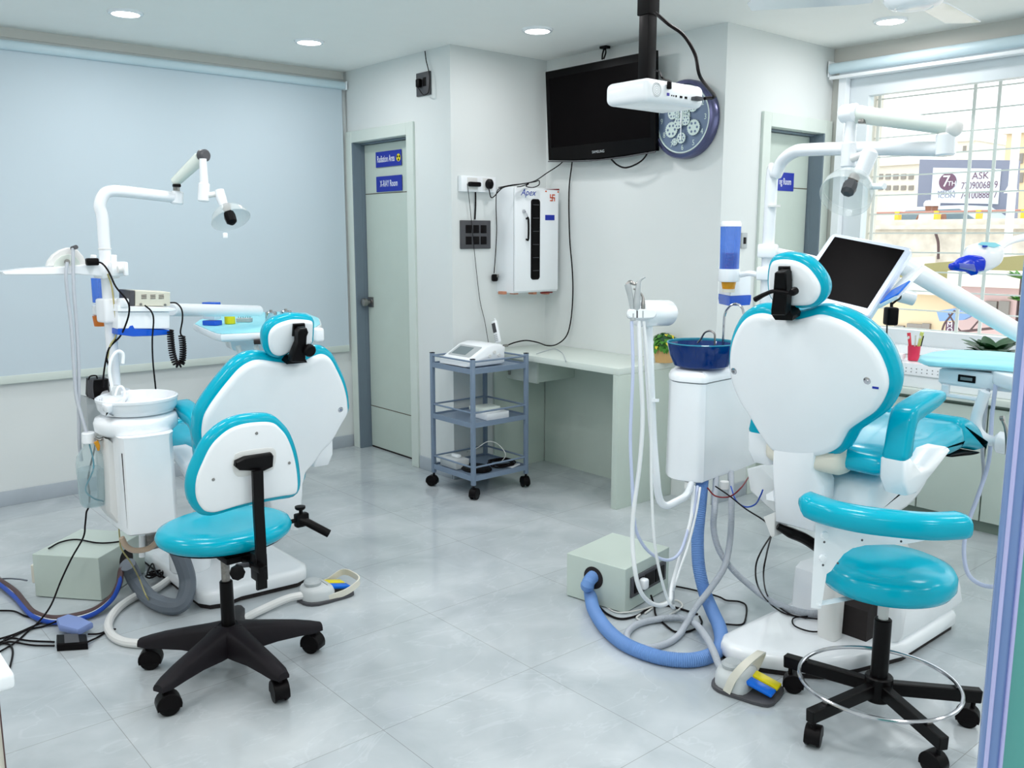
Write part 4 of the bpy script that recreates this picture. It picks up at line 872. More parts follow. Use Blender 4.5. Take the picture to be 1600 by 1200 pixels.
# ================================================================== STOOLS
def star_base(t, c, r, angs, style, cangs):
    for a, ca in zip(angs, cangs):
        a = math.radians(a); d = V(math.cos(a), math.sin(a), 0); w = V(-d.y, d.x, 0)
        if style == 'nylon':
            g = MB(); b = bmesh.new(); rows = []
            for s_, hw, zt_, zb_ in ((.03,.045,.178,.085),(.08,.036,.168,.082),(.16,.031,.152,.088),(.24,.030,.134,.088),(.295,.029,.118,.086),(.328,.020,.108,.086)):
                p = V(c.x, c.y, 0)+d*(s_*r/.305)
                rows.append([b.verts.new(p+w*x_+Z*z_) for x_, z_ in ((-hw,zb_),(-hw*1.02,zt_-.012),(-hw*.7,zt_-.001),(0,zt_+.002),(hw*.7,zt_-.001),(hw*1.02,zt_-.012),(hw,zb_))])
            for A, B in zip(rows, rows[1:]):
                for i in range(7): j = (i+1) % 7; b.faces.new([A[i],A[j],B[j],B[i]])
            b.faces.new(rows[0][::-1]); b.faces.new(rows[-1])
            g._merge(b).build('leg', 'soft', t, sharp=50)
            e = V(c.x, c.y, 0)+d*r; caster(t, e.x, e.y, math.radians(ca), .035, .092, .024)
        else:
            p0 = V(c.x,c.y,.115)+d*.035; p1 = V(c.x,c.y,.103)+d*(r+.02); L = (p1-p0).length; u = (p1-p0).normalized()
            MB().box((p0+p1)/2, (L, .030, .042), .003, 1, ax=(u, w, u.cross(w))).build('leg', 'blacks', t)
            e = V(c.x, c.y, 0)+d*r; caster(t, e.x, e.y, math.radians(ca), .031, .088, .022)
# left stool with back
cL = V(1.155, 2.84, 0)
t = thing('operator_stool', 'teal stool with white-backed backrest and black base before the left chair', 'stool', cL)
star_base(t, cL, .303, (-154.6,-82.6,-10.6,61.4,133.4), 'nylon', (170,-100,-60,60,150))
MB().lathe([(0,.085),(.05,.085),(.052,.16),(.045,.176),(0,.178)], cL, Z, 24).build('hub', 'soft', t)
MB().cyl(cL+Z*.17, cL+Z*.335, .0235, .022, bev=.003).build('column_sleeve', 'blacks', t)
MB().cyl(cL+Z*.335, cL+Z*.47, .0145).build('gas_column', 'rust', t)
sc = cL+V(.01,.01,0)
MB().lathe([(0,.478),(.17,.478),(.205,.484),(.222,.498),(.226,.513),(.218,.530),(.19,.541),(.12,.536),(.0,.532)], sc, Z, 56, squash=(1,.90), u=X).build('seat', 'teal', t, sharp=60)
MB().lathe([(0,.463),(.12,.463),(.19,.474),(.2,.479),(0,.479)], sc, Z, 40, squash=(1,.9), u=X).build('seat_base', 'black', t)
MB().box(cL+V(.0,-.04,.455), (.11,.22,.022), .004).build('seat_bracket', 'black', t)
n_ = V(0, .985, .17).normalized(); o_ = V(1.15, 2.565, .80)
bs = zp([(350,700),(310,640),(298,560),(310,470),(350,370),(400,270),(460,200),(540,140),(640,105),(760,92),(840,100),(890,140),(930,190),(965,270),(990,360),(1005,460),(1008,550),(985,592),(900,607),(760,632),(600,672),(450,716),(390,718)], 240, 640, 4.4444)
pts = [PN(a,b,o_,n_) for a,b in bs]
MB().slab(pts, n_, [(-.006,.010),(.008,.014),(.018,.024),(.019,.045),(.010,.062),(-.012,.072)], k=3).build('backrest_cushion', 'teal', t, sharp=60)
sh = MB().slab(pts, n_, [(-.010,0),(-.003,.003),(0,.008),(-.001,.013)], k=3).build('backrest_shell', 'white', t, sharp=60)
for a, b in zp([(715,165),(415,486),(942,370)],240,640,4.4444): MB().lathe([(0,-.003),(.004,-.003),(.005,0),(0,0)], PN(a,b,o_,n_), n_, 14).build('screw', 'nickel', sh)
MB().slab([PN(a,b,o_,n_) for a,b in zp([(560,330),(600,292),(790,264),(840,275),(850,320),(835,395),(800,425),(620,465),(565,450),(545,390)],240,640,4.4444)], -n_, [(0,-.001),(0,.002),(-.003,.004)], k=2).build('recess_lip', 'whited', sh)
MB().slab([PN(a,b,o_-n_*.02,n_) for a,b in zp([(575,365),(640,335),(825,307),(837,325),(832,400),(770,430),(600,425),(570,400)],240,640,4.4444)], n_, [(-.004,0),(0,.004),(0,.02)]).build('back_bracket', 'blacks', t)
# flat bar from the bracket down to the seat clamp
bar = [PN(a,b,o_-n_*.028,n_) for a,b in ((402,735),(404,800),(407,850),(409,920))]
w0 = X; b = bmesh.new(); rows = []
for p, y in zip(bar, (0,0,0,0)):
    p = V(p.x, p.y, p.z); rows.append([b.verts.new(p+w0*sx*.017+Y*sy*.006) for sx, sy in ((-1,-1),(1,-1),(1,1),(-1,1))])
for A, B in zip(rows, rows[1:]):
    for i in range(4): b.faces.new([A[i],A[(i+1)%4],B[(i+1)%4],B[i]])
b.faces.new(rows[0]); b.faces.new(rows[-1])
MB()._merge(b).build('back_bar', 'blacks', t)
q = P(407,890,y=bar[2].y+.02)
MB().box((q.x,bar[2].y+.03,q.z+.01), (.038,.05,.09), .004).build('bar_clamp', 'blacks', t)
MB().box(((q.x+cL.x)/2, (bar[2].y+cL.y)/2, .452), (.03,.30,.02), .003).build('seat_rail', 'blacks', t)
k = P(370,893,y=2.60); MB().lathe([(0,0),(.018,0),(.024,.006),(.024,.02),(.014,.026),(0,.026)], k, V(-.3,-1,.1), 8).build('clamp_knob', 'black', t)
MB().cyl(k+V(.01,.02,.01), P(392,882,y=2.64), .008).build('knob_shaft', 'greyd', t)
k = P(468,800,y=2.88)
m = MB(); m.box(P(471,812,y=2.86), (.05,.03,.05), .006).cyl(P(470,790,y=2.86), P(470,806,y=2.86), .007)
m.build('side_clamp', 'black', t)
MB().lathe([(0,0),(.015,0),(.019,.004),(.019,.012),(0,.014)], P(469,796,y=2.86), Z, 12).build('side_knob', 'black', t)
MB().tube([P(466,812,y=2.86), P(480,816,y=2.84), P(514,834,y=2.80)], .015, n=12, k=1).build('hand_lever', 'blacks', t)
MB().cyl(P(455,815,y=2.86), P(468,812,y=2.86), .008).build('lever_mount', 'black', t)
# right stool with torso arm
cR = V(2.55, 1.22, 0)
t = thing('assistant_stool', 'teal round stool with curved arm pad and chrome foot ring, front right', 'stool', cR)
star_base(t, cR, .285, (169.5,97.5,25.5,-46.5,-118.5), 'steel', (200,120,30,-70,-100))
MB().cyl(cR+Z*.075, cR+Z*.155, .042, bev=.004).build('hub', 'blacks', t)
MB().cyl(cR+Z*.13, cR+Z*.34, .026, bev=.003).build('column_sleeve', 'blacks', t)
MB().cyl(cR+Z*.34, cR+Z*.43, .015).build('gas_column', 'whited', t)
MB().tube([cR+V(.235*math.cos(a), .235*math.sin(a), .133) for a in [i*math.pi/8 for i in range(16)]], .0065, n=10, closed=True).build('foot_ring', 'chrome', t)
for a in (169.5,97.5,25.5,-46.5,-118.5):
    a = math.radians(a); MB().box(cR+V(.235*math.cos(a), .235*math.sin(a), .1285), (.016,.016,.010), .002, rz=a).build('ring_clip', 'nickel', t)
ss = V(2.585, 1.235, 0)
MB().lathe([(0,.430),(.16,.430),(.185,.436),(.197,.455),(.197,.485),(.187,.502),(.155,.516),(.09,.524),(.0,.526)], ss, Z, 56).build('seat', 'teal', t, sharp=60)
MB().lathe([(0,.418),(.13,.418),(.155,.4295),(0,.4299)], ss, Z, 32).build('seat_base', 'black', t)
az = .708; ap = [P(1250,782,z=az+.012), P(1275,793,z=az), P(1305,803,z=az), P(1350,812,z=az), P(1400,818,z=az), P(1450,822,z=az), P(1490,821,z=az), P(1505,819,z=az)]
c_ = catmull(ap, 4); g = MB(); b = bmesh.new(); rows = []; n = len(c_)
for i, p in enumerate(c_):
    d = (c_[min(n-1,i+1)]-c_[max(0,i-1)]).normalized(); w = d.cross(Z).normalized()
    e = min(1, (i+.25)/2.2, (n-1-i+.25)/2.2)**.5; ry, rz_ = .046*e, .036*e
    rows.append([b.verts.new(p+w*(math.copysign(abs(math.cos(t_))**.75, math.cos(t_))*ry)+Z*(math.copysign(abs(math.sin(t_))**.75, math.sin(t_))*rz_)) for t_ in [2*math.pi*k/20 for k in range(20)]])
for A, B in zip(rows, rows[1:]):
    for k in range(20): b.faces.new([A[k],A[(k+1)%20],B[(k+1)%20],B[k]])
b.faces.new(rows[0]); b.faces.new(rows[-1])
g._merge(b).build('arm_pad', 'teal', t, sharp=60)
# bent white bracket plate following the pad
def curtain(top, bot, th, name, mt, par):
    b = bmesh.new(); rows = []
    for p, q in zip(top, bot):
        i = top.index(p); d = (top[min(len(top)-1,i+1)]-top[max(0,i-1)]); d.z = 0; w = d.normalized().cross(Z)*th/2
        rows.append([b.verts.new(v) for v in (p-w, p+w, q+w, q-w)])
    for A, B in zip(rows, rows[1:]):
        for k in range(4): b.faces.new([A[k],A[(k+1)%4],B[(k+1)%4],B[k]])
    b.faces.new(rows[0]); b.faces.new(rows[-1])
    return MB()._merge(b).build(name, mt, par)
zt_ = az-.028
top = []; bot = []
for px, by in ((1275,952),(1288,954),(1292,953),(1297,898),(1304,893),(1312,880),(1322,866),(1335,857),(1355,852),(1385,851),(1412,851),(1440,846),(1470,838)):
    tp = P(px, 805+(px-1275)*.09, z=zt_); top.append(tp)
    bq = P(px, by, x=tp.x); bq = V(tp.x, tp.y, min(bq.z, zt_-.004)); bot.append(bq)
curtain(top, bot, .006, 'pad_bracket', 'white', t)
q = top[3]
for px, py in ((1287,835),(1284,871)):
    s_ = P(px, py, x=q.x-.02); MB().lathe([(0,0),(.010,0),(.012,.004),(.010,.012),(0,.014)], s_+V(-.003,-.003,0), -FW, 16).build('adjust_knob', 'white', t)
for px, py in ((1347,844),(1408,846),(1467,840),(1309,880),(1288,847),(1286,883)):
    tp = P(px, 830, z=zt_); MB().lathe([(0,0),(.0035,0),(0,.002)], P(px, py, x=tp.x-.005), -FW, 8).build('bolt', 'greyd', t)
bm_ = (bot[0]+bot[2])/2
MB().tube([V(bm_.x,bm_.y,bm_.z+.012), V((bm_.x+ss.x)/2,(bm_.y+ss.y)/2,.409), V(ss.x-.03,ss.y,.411)], .016, n=4, k=1, flat=.4).build('seat_rail', 'white', t)
# ================================================================== FOOT PEDALS
def pedal(c, ang, lb, handle_h=.10, arch=True):
    u = V(math.cos(ang), math.sin(ang), 0); w = V(-u.y, u.x, 0); c = V(c.x, c.y, 0)
    t = thing('foot_pedal', lb, 'foot pedal', c)
    G = lambda a, b, z: c+u*a+w*b+Z*z
    MB().slab([G(a,b,0) for a,b in ((-.075,0),(-.068,.045),(-.03,.075),(.05,.08),(.120,.078),(.148,.05),(.148,-.05),(.120,-.078),(.05,-.08),(-.03,-.075),(-.068,-.045))], Z, [(0,.002),(0,.012),(-.003,.014)], k=2).build('base_plate', 'greyd', t)
    MB().slab([G(a,b,0) for a,b in ((-.068,0),(-.05,.05),(0,.07),(.05,.066),(.06,0),(.05,-.066),(0,-.07),(-.05,-.05))], Z, [(0,.0142),(0,.045),(-.008,.062),(-.03,.068)], k=3).build('pedal_body', 'greyl', t, sharp=60)
    MB().lathe([(0,.0682),(.034,.0682),(.036,.080),(.028,.088),(0,.089)], G(-.015,0,0), Z, 28).build('round_button', 'grey', t)
    for s_, mt in ((-1,'blueb'),(1,'yellow')):
        ax = (u*.97-Z*.24); ax.normalize()
        MB().box(G(.095, s_*.026, .040), (.092,.044,.014), .005, 2, ax=(ax, w, ax.cross(w))).build('tread_pad', mt, t)
    pts = ([G(.0,-.078,.015), G(.02,-.078,.07), G(.05,-.060,.118), G(.07,0,.136), G(.065,.055,.120), G(.045,.082,.07), G(.02,.084,.012)] if arch else
           [G(.02,-.07,.02), G(.10,-.078,.03), G(.165,-.07,.055), G(.178,0,.06), G(.165,.07,.055), G(.10,.078,.03), G(.02,.07,.02)])
    b = bmesh.new(); rows = []; cc_ = catmull(pts, 6)
    for i, p in enumerate(cc_):
        d = (cc_[min(len(cc_)-1,i+1)]-cc_[max(0,i-1)]).normalized()
        q = u if arch else Z; q = (q-d*q.dot(d)).normalized(); r = d.cross(q)
        rows.append([b.verts.new(p+q*s1*.013+r*s2*.003) for s1, s2 in ((-1,-1),(1,-1),(1,1),(-1,1))])
    for A, B in zip(rows, rows[1:]):
        for k in range(4): b.faces.new([A[k],A[(k+1)%4],B[(k+1)%4],B[k]])
    b.faces.new(rows[0]); b.faces.new(rows[-1])
    MB()._merge(b).build('carry_handle', 'ivory', t)
    return t
pr_ = P(1150,1060,z=.03); pe = P(1210,1078,z=.03); dd_ = pe-pr_
pedal(pr_, math.atan2(dd_.y, dd_.x), 'grey foot pedal with arched handle beside the right chair base')
pl_ = P(494,925,z=.03); pe = P(540,912,z=.03); dd_ = pe-pl_
pedal(pl_, math.atan2(dd_.y, dd_.x), 'grey foot pedal with low handle at the corner of the left chair base', arch=False)
# ================================================================== RIGHT DENTAL UNIT
uz = .5
ul = [P(a,b,z=uz) for a,b in ((1040,742),(1044,747),(1054,751),(1072,754),(1088,756),(1099,756),(1103,754),(1150,738),(1190,722))]
ul = catmull([V(p.x,p.y,uz) for p in ul[:6]], 4)+[V(p.x,p.y,uz) for p in ul[6:]]+[V(3.40,2.30,uz),V(3.36,2.40,uz),V(3.2,2.43,uz),V(3.02,2.42,uz),V(2.93,2.388,uz)]
tU = thing('cuspidor_unit', 'white hanging cuspidor unit with blue glass bowl beside the right dental chair', 'dental unit', (3.05, 2.3, uz))
H_ = P(1045,592,x=2.88).z-uz; H2 = P(1045,575,x=2.88).z-uz
MB().slab(ul, Z, [(-.012,0),(-.002,.006),(0,.016),(-.004,H_-.002)]).build('unit_body', 'white', tU, sharp=40)
rc = ul
MB().slab(rc, Z, [(-.010,H_),(-.001,H_+.004),(-.001,H_+(H2-H_)*.5),(-.008,H2-.010),(-.025,H2)], k=1).build('unit_cap', 'white', tU, sharp=60)
bc = P(1097,535,x=2.985); bz = uz+H2+.001; rimz = bc.z
Hb = rimz-bz
MB().lathe([(0,0),(.085,0),(.112,.012),(.130,Hb*.5),(.143,Hb),(.139,Hb),(.126,Hb*.5),(.108,.016),(.08,.006),(0,.006)], V(bc.x,bc.y,bz), Z, 48).build('glass_bowl', 'bowl', tU)
MB().lathe([(.1395,Hb*.93),(.1435,Hb+.0005),(.1405,Hb+.004),(.137,Hb),(.1370,Hb*.93)], V(bc.x,bc.y,bz), Z, 48).build('bowl_rim', 'bowlr', tU)
X3 = 3.05
def PX(l, x): return [P(a,b,x=x) for a,b in l]
f1 = PX([(1117,545),(1117,531),(1116,521),(1109,517),(1101,520),(1095,530),(1090,536)], bc.x+.02)
f1[0].z = bz+.01
MB().tube(f1, .004, n=8).build('bowl_faucet', 'nickel', tU)
f2 = PX([(1130,540),(1131,510),(1133,490),(1140,479),(1150,475),(1159,480),(1163,492)], 3.12)
f2[0].z = bz
MB().tube(f2, .0055, n=8).build('cup_faucet', 'chrome', tU)
MB().cyl(V(f2[0].x,f2[0].y,bz-.0), V(f2[0].x,f2[0].y,bz+.025), .012).build('faucet_base', 'greyd', tU)
MB().cyl(V(f1[0].x,f1[0].y,bz+.007), V(f1[0].x,f1[0].y,bz+.03), .009).build('faucet_base', 'greyd', tU)
for k, (px, r_) in enumerate(((1070,.02),(1125,.018))):
    p = P(px, 758, z=uz-.01); MB().cyl(V(p.x+.03,p.y,uz-.03), V(p.x+.03,p.y,uz), r_).build('hose_port', 'whited', tU)
# main pole + operating light of the right unit
pb = P(1197, 470, x=3.22); pxy = (pb.x, pb.y)
tP = thing('operating_light', 'white pipe arm dental lamp with clear shield on the right unit', 'dental lamp', (pb.x, pb.y, uz+H2))
pole = [V(pb.x,pb.y,uz+H2), V(pb.x,pb.y,1.30), V(pb.x,pb.y,P(1207,380,x=3.22).z)]+PX([(1207,330),(1210,290)],3.22)
pole = [V(pb.x,pb.y,uz+H2-.001), V(pb.x,pb.y,1.3), V(pb.x,pb.y,1.55), V(pb.x,pb.y,1.70)]
top = [P(1213,272,x=3.21), P(1222,252,x=3.2), P(1240,238,x=3.18), P(1262,234,x=3.16)]
E1 = P(1476,233,x=3.0)
MB().tube(pole[:1]+[pole[3]]+top+[P(1350,232,x=3.1), E1], .0245, n=20, k=8).build('main_pipe', 'whitem', tP)
MB().cyl(P(1209,322,x=3.22)-Z*.004, P(1209,322,x=3.22)+Z*.004, .0268, n=24).build('pipe_collar', 'whited', tP)
MB().cyl(P(1477,244,x=3.0), P(1478,208,x=3.0), .030, bev=.006).build('joint_socket', 'whitem', tP)
MB().tube([P(1474,214,x=3.0), P(1482,203,x=3.0), P(1489,198,x=3.0)], [.014,.022,.026], n=14).build('elbow_joint', 'beige', tP)
S0, S1 = P(1490,200,x=3.0), P(1330,177,x=2.95)
MB().cyl(S0, S1, .024, .030, n=24, bev=.008).build('spring_arm', 'sagel', tP)
MB().ball(S0, .029).build('joint_cap', 'whited', tP)
MB().cyl(S1-Y*.03-V(.01,0,0), S1+Y*.035, .031, bev=.008).build('joint_cap', 'white', tP)
MB().box(P(1348,190,x=2.94), (.03,.02,.014), .003).build('lock_screw', 'nickel', tP)
MB().cyl(P(1331,182,x=2.95), P(1327,225,x=2.95), .017, .021, n=20).build('drop_tube', 'whitem', tP)
MB().cyl(P(1327,222,x=2.95), P(1325,262,x=2.95), .0255, bev=.005).build('drop_sleeve', 'whitem', tP)
MB().cyl(P(1332,248,x=2.94), P(1352,240,x=2.93), .013).build('swivel_pin', 'whited', tP)
MB().cyl(P(1362,233,x=2.92), P(1343,278,x=2.9), .027, .026, n=24, bev=.01).build('lamp_neck', 'whitem', tP)
def lamp_head(t, c, axis, r, visor=True):
    axis = axis.normalized()
    MB().lathe([(r*.18,0),(r*.55,.012),(r*.85,.035),(r,.065),(r*.985,.066),(r*.83,.038),(r*.53,.016),(r*.18,.004)], c, axis, 40).build('reflector_dish', 'shield', t)
    if visor: MB().lathe([(r*1.0,.066),(r*1.02,.10),(r*1.01,.10),(r*.985,.068)], c, axis, 40).build('visor', 'shield', t)
    MB().lathe([(0,-.004),(r*.22,-.004),(r*.22,.012),(r*.14,.03),(0,.03)], c, axis, 20).build('bulb_socket', 'amberl', t)
    MB().lathe([(0,.03),(r*.26,.032),(r*.30,.05),(r*.27,.075),(r*.12,.085),(0,.085)], c, axis, 8).build('bulb_cover', 'greyd' if visor else 'black', t)
ch = P(1335,277,x=2.885)
lamp_head(tP, ch, (P(1318,312,x=2.80)-ch), .083)
MB().tube([P(1362,291,x=2.85), P(1382,291,x=2.83)], .010, n=12, k=1).build('lamp_handle', 'white', tP)
for dpx in ((1200,392),(1195,427)):
    q = P(dpx[0]+4, dpx[1], x=3.22)
    MB().box(V(pb.x-.004, pb.y, q.z), (.07,.075,.055), .008, 2, rz=.4).build('pole_clamp', 'white', tP)
# cup dispenser
cc = P(1139, 430, x=3.2)
t = thing('cup_dispenser', 'blue transparent cup dispenser with orange bottom on the right unit', 'dispenser', (cc.x, cc.y, cc.z-.09))
zt_ = lambda py: P(1139, py, x=cc.x).z
c0 = V(cc.x, cc.y, 0)
MB().cyl(c0+Z*zt_(422), c0+Z*zt_(354), .040, .043, n=32).build('dispenser_tube', 'bluecl', t)
MB().lathe([(0,0),(.044,0),(.045,.006),(.040,.022),(0,.024)], c0+Z*zt_(354), Z, 32).build('top_cap', 'white', t)
MB().lathe([(0,0),(.043,0),(.046,.006),(.046,zt_(420)-zt_(440)),(0,zt_(420)-zt_(440))], c0+Z*zt_(440), Z, 32).build('holder_ring', 'white', t)
MB().lathe([(.026,0),(.031,.03),(0,.03)], c0+Z*(zt_(440)-.0305)-Y*0, Z, 28).build('lower_collar', 'amber', t)
MB().lathe([(0,0),(.027,0),(.028,.014),(0,.014)], c0+Z*(zt_(440)-.045), Z, 28).build('bottom_ring', 'ivory', t)
m = MB()
for k in range(13): m.lathe([(0,0),(.033,0),(.0345,.003),(.0,.003)], c0+Z*(zt_(421)+.0055*k), Z, 24)
m.build('stacked_cups', 'pink', t)
MB().tube([c0+Z*(zt_(430))+V(.03,-.03,0), P(1172,427,x=3.21), V(pb.x,pb.y+.02,P(1172,427,x=3.21).z-.01)], .012, n=10).build('bracket_arm', 'white', t)
# white box with blue base under it
a, b = P(1141,432,x=3.28), P(1191,462,x=3.28)
t = thing('waste_box', 'white box with bright blue bottom behind the right headrest', 'box', ((a.x+b.x)/2, (a.y+b.y)/2, b.z))
MB().slab([V(3.22,P(1160,0,x=3.22).y,0), V(3.30,P(1141,0,x=3.3).y,0), V(3.42,P(1150,0,x=3.42).y,0), V(3.34,P(1192,0,x=3.34).y,0)], Z, [(0,P(1165,462,x=3.28).z),(0,P(1165,430,x=3.28).z)]).build('box_body', 'white', t)
MB().slab([V(3.215,P(1160,0,x=3.22).y,0), V(3.30,P(1140,0,x=3.3).y,0), V(3.43,P(1150,0,x=3.42).y,0), V(3.34,P(1194,0,x=3.34).y,0)], Z, [(-.004,P(1165,478,x=3.28).z),(0,P(1165,470,x=3.28).z),(0,P(1165,462,x=3.28).z-.0005)]).build('box_base', 'blue', t)
# assistant instrument holder
dA = 3.33
A = lambda px, py, d=dA: P(px, py, d=d)
t = thing('instrument_holder', 'white drum-shaped assistant instrument holder on a bent white pipe, left of the blue bowl', 'dental unit', A(1030,640))
ax_ = (A(1046,489,3.42)-A(997,490,3.26))
MB().lathe([(0,0),(.036,0),(.046,.006),(.049,.018),(.049,ax_.length-.02),(.040,ax_.length-.004),(0,ax_.length)], A(997,490,3.26), ax_, 36).build('drum', 'white', t, sharp=50)
MB().slab([A(a,b,3.245) for a,b in ((979,487),(985,484),(1018,484),(1024,489),(1022,496),(1014,499),(986,499),(979,495))], -FW, [(-.004,0),(0,.004),(0,.03),(-.004,.035)], k=2).build('holder_bar', 'white', t, sharp=50)
MB().tube([A(1012,506,3.33), A(1014,560), A(1019,660), A(1025,740), A(1030,778,3.36), A(1040,790,3.38), A(1056,784,3.42), A(1072,774,3.48), P(1080,757,z=uz-.004)], [.019,.018,.0145]+[.0145]*5, n=16).build('support_pipe', 'whitem', t)
MB().cyl(A(1022,623), A(1022,628), .019).build('pipe_collar', 'white', t)
for lb, nm, pts, r, mt in (
  ('grey three-way syringe leftmost on the white drum holder','syringe',[(989,498),(986,470),(982,450),(980,444)],[.006,.009,.012,.011],'grey'),
  ('clear grey suction nozzle upright in the middle of the drum holder','suction_tip',[(995,494),(995,475),(997,450),(1000,438),(1008,433)],[.008,.014,.010,.006,.003],'grey'),
  ('thin silver scaler with curved neck rightmost on the drum holder','scaler',[(1004,494),(1005,475),(1004,463),(998,456),(990,451)],[.007,.008,.004,.004,.003],'nickel')):
    k = thing(nm, lb, 'instrument', A(*pts[0],3.22))
    MB().tube([A(a,b,3.22) for a,b in pts], r, n=12).build('handpiece', mt, k)
    MB().cyl(A(pts[0][0],pts[0][1]+3,3.22), A(pts[0][0],pts[0][1]-8,3.22), .0105).build('grip_sleeve', 'greyd' if nm == 'suction_tip' else 'grey', k)
    if nm == 'syringe': MB().tube([A(980,446,3.22), A(985,441,3.22), A(993,444,3.22), A(1000,436,3.22)], [.009,.008,.004,.003], n=8).build('nozzle', 'nickel', k)
def cord(lb, pts, r, mt, name='hose', rib=0, cat='hose'):
    q = [P(p[0], p[1], **{p[2]: p[3]}) for p in pts]
    m = MB()
    if rib: m.ribbed(q, r, rib)
    else: m.tube(q, r, n=10, k=6)
    return tag(m.build(name, mt), lb, cat, {'floor_cable':'cables lying on the floor','hose':'tubes hanging from the dental units','ribbed_hose':'ribbed hoses of the right unit','floor_hose':'hoses on the floor at left'}.get(name))
D = 'd'; dz = .03
cord('pale lilac tube hanging from the drum holder in a loop above the floor', [(987,502,D,3.22),(989,580,D,3.2),(985,680,D,3.2),(988,760,D,3.2),(992,820,D,3.22),(1004,850,D,3.25),(1022,868,D,3.3),(1045,875,D,3.35),(1063,862,D,3.42),(1076,825,D,3.5),(1086,790,D,3.55),(1090,760,'z',.495)], .006, 'tubeb')
cord('thick white tube hanging from the drum holder and looping at the green box', [(998,502,D,3.22),(1001,580,D,3.2),(1004,650,D,3.2),(1000,720,D,3.2),(991,790,D,3.2),(988,840,D,3.2),(992,890,D,3.18),(1000,922,D,3.2),(1014,940,D,3.25),(1032,946,D,3.3),(1047,938,D,3.34),(1050,915,D,3.4),(1063,870,D,3.45),(1080,810,D,3.52),(1084,760,'z',.495)], .008, 'tubew')
cord('thin white tube hanging from the drum holder down to the cables on the floor', [(1006,502,D,3.22),(1012,580,D,3.21),(1017,680,D,3.21),(1018,760,D,3.2),(1022,840,D,3.2),(1030,890,D,3.22),(1041,930,D,3.26),(1050,948,D,3.30),(1053,950,'z',.02)], .0055, 'tubew')
cord('thin white tube dropping from the unit to the cable tangle on the floor', [(1094,762,'z',.495),(1088,800,D,3.5),(1076,850,D,3.42),(1062,890,D,3.36),(1053,920,D,3.36),(1052,940,'z',.03),(1054,951,'z',.01)], .0045, 'tubew')
cord('grey ribbed hose sweeping right from the unit to the right chair base', [(1119,742,'z',.51),(1117,790,'z',.42),(1115,825,'z',.33),(1124,860,'z',.24),(1145,890,'z',.17),(1172,915,'z',.115),(1200,936,'z',.095),(1230,950,'z',.092),(1262,958,'z',.092),(1285,958,'z',.092)], .0125, 'tube', 'ribbed_hose', .006)
cord('grey ribbed hose coiled on the floor between the unit and the foot pedal', [(1142,737,'z',.51),(1143,790,'z',.42),(1141,840,'z',.29),(1132,885,'z',.2),(1110,920,'z',.13),(1088,948,'z',.08),(1072,975,'z',.03),(1060,993,'z',.014),(1040,1006,'z',.013),(1010,1012,'z',.013),(984,1004,'z',.013),(980,990,'z',.014),(995,976,'z',.014),(1025,968,'z',.016),(1060,965,'z',.02),(1085,974,'z',.03),(1103,995,'z',.055),(1115,1018,'z',.06),(1124,1040,'z',.04),(1135,1050,'z',.04)], .0125, 'tube', 'ribbed_hose', .006)
cord('black cable looping on the floor to the right of the blue hose', [(1050,915,'z',.006),(1085,922,'z',.006),(1122,932,'z',.006),(1135,938,'z',.006),(1155,940,'z',.006),(1166,947,'z',.006),(1165,966,'z',.006),(1158,976,'z',.006),(1130,975,'z',.006)], .0035, 'wire', 'floor_cable', cat='cable')
cord('black cable lying along the front foot of the green box', [(936,948,'z',.006),(950,960,'z',.006),(970,967,'z',.006),(995,962,'z',.006),(1015,950,'z',.006),(1040,946,'z',.006),(1065,952,'z',.006),(1090,960,'z',.006)], .0045, 'wire', 'floor_cable', cat='cable')
cord('black cable from the white plug curling inside the grey hose coil', [(1017,930,'z',.06),(1022,945,'z',.02),(1025,962,'z',.006),(1038,975,'z',.006),(1055,987,'z',.006),(1078,986,'z',.006),(1096,975,'z',.006),(1093,963,'z',.006)], .004, 'wire', 'floor_cable', cat='cable')
cord('pale cable tangle lying in front of the white plug on the floor', [(1000,960,'z',.006),(995,966,'z',.006),(1010,972,'z',.006),(1035,966,'z',.006),(1060,953,'z',.006),(1066,945,'z',.01),(1055,938,'z',.006),(1030,944,'z',.006),(1008,958,'z',.006)], .004, 'wirew', 'floor_cable', cat='cable')
cord('thin white wire strung from the box face across to the cable tangle', [(934,925,'z',.05),(945,945,'z',.006),(965,957,'z',.006),(1000,953,'z',.012),(1020,947,'z',.014)], .003, 'wirew', 'floor_cable', cat='cable')
for lb, pts in (('thin dark wire hanging from the chair actuator, left one',[(1204,838,'x',2.73),(1190,860,D,2.95),(1181,885,D,2.95),(1184,915,D,2.95),(1200,940,'z',.09),(1225,958,'z',.085),(1260,966,'z',.085)]),
                ('thin dark wire hanging from the chair actuator, looping on the base',[(1205,838,'x',2.74),(1198,865,D,2.93),(1193,900,D,2.93),(1200,932,'z',.1),(1222,952,'z',.088),(1245,963,'z',.085),(1290,968,'z',.085),(1322,968,'z',.085),(1300,982,'z',.085),(1270,987,'z',.085),(1242,978,'z',.085),(1240,966,'z',.085),(1262,963,'z',.088)])):
    cord(lb, pts, .0028, 'wire', 'chair_wire', cat='wire')
for k, (lb, mt, pts) in enumerate((('black wire hanging between unit and chair','wire',[(1118,760,'z',.49),(1140,775,'x',2.9),(1165,795,'x',2.85),(1192,812,'x',2.8),(1205,825,'x',2.75)]),
   ('red wire sagging under the right unit','redd',[(1105,762,'z',.49),(1118,775,'x',2.9),(1140,776,'x',2.9),(1158,762,'x',2.9),(1170,745,'z',.505)]),
   ('blue wire sagging lower under the right unit','wireb',[(1142,760,'z',.49),(1150,782,'x',2.9),(1165,792,'x',2.9),(1180,788,'x',2.9),(1188,775,'x',2.86),(1192,765,'x',2.86)]))):
    cord(lb, pts, .003, mt, 'unit_wire', cat='wire')
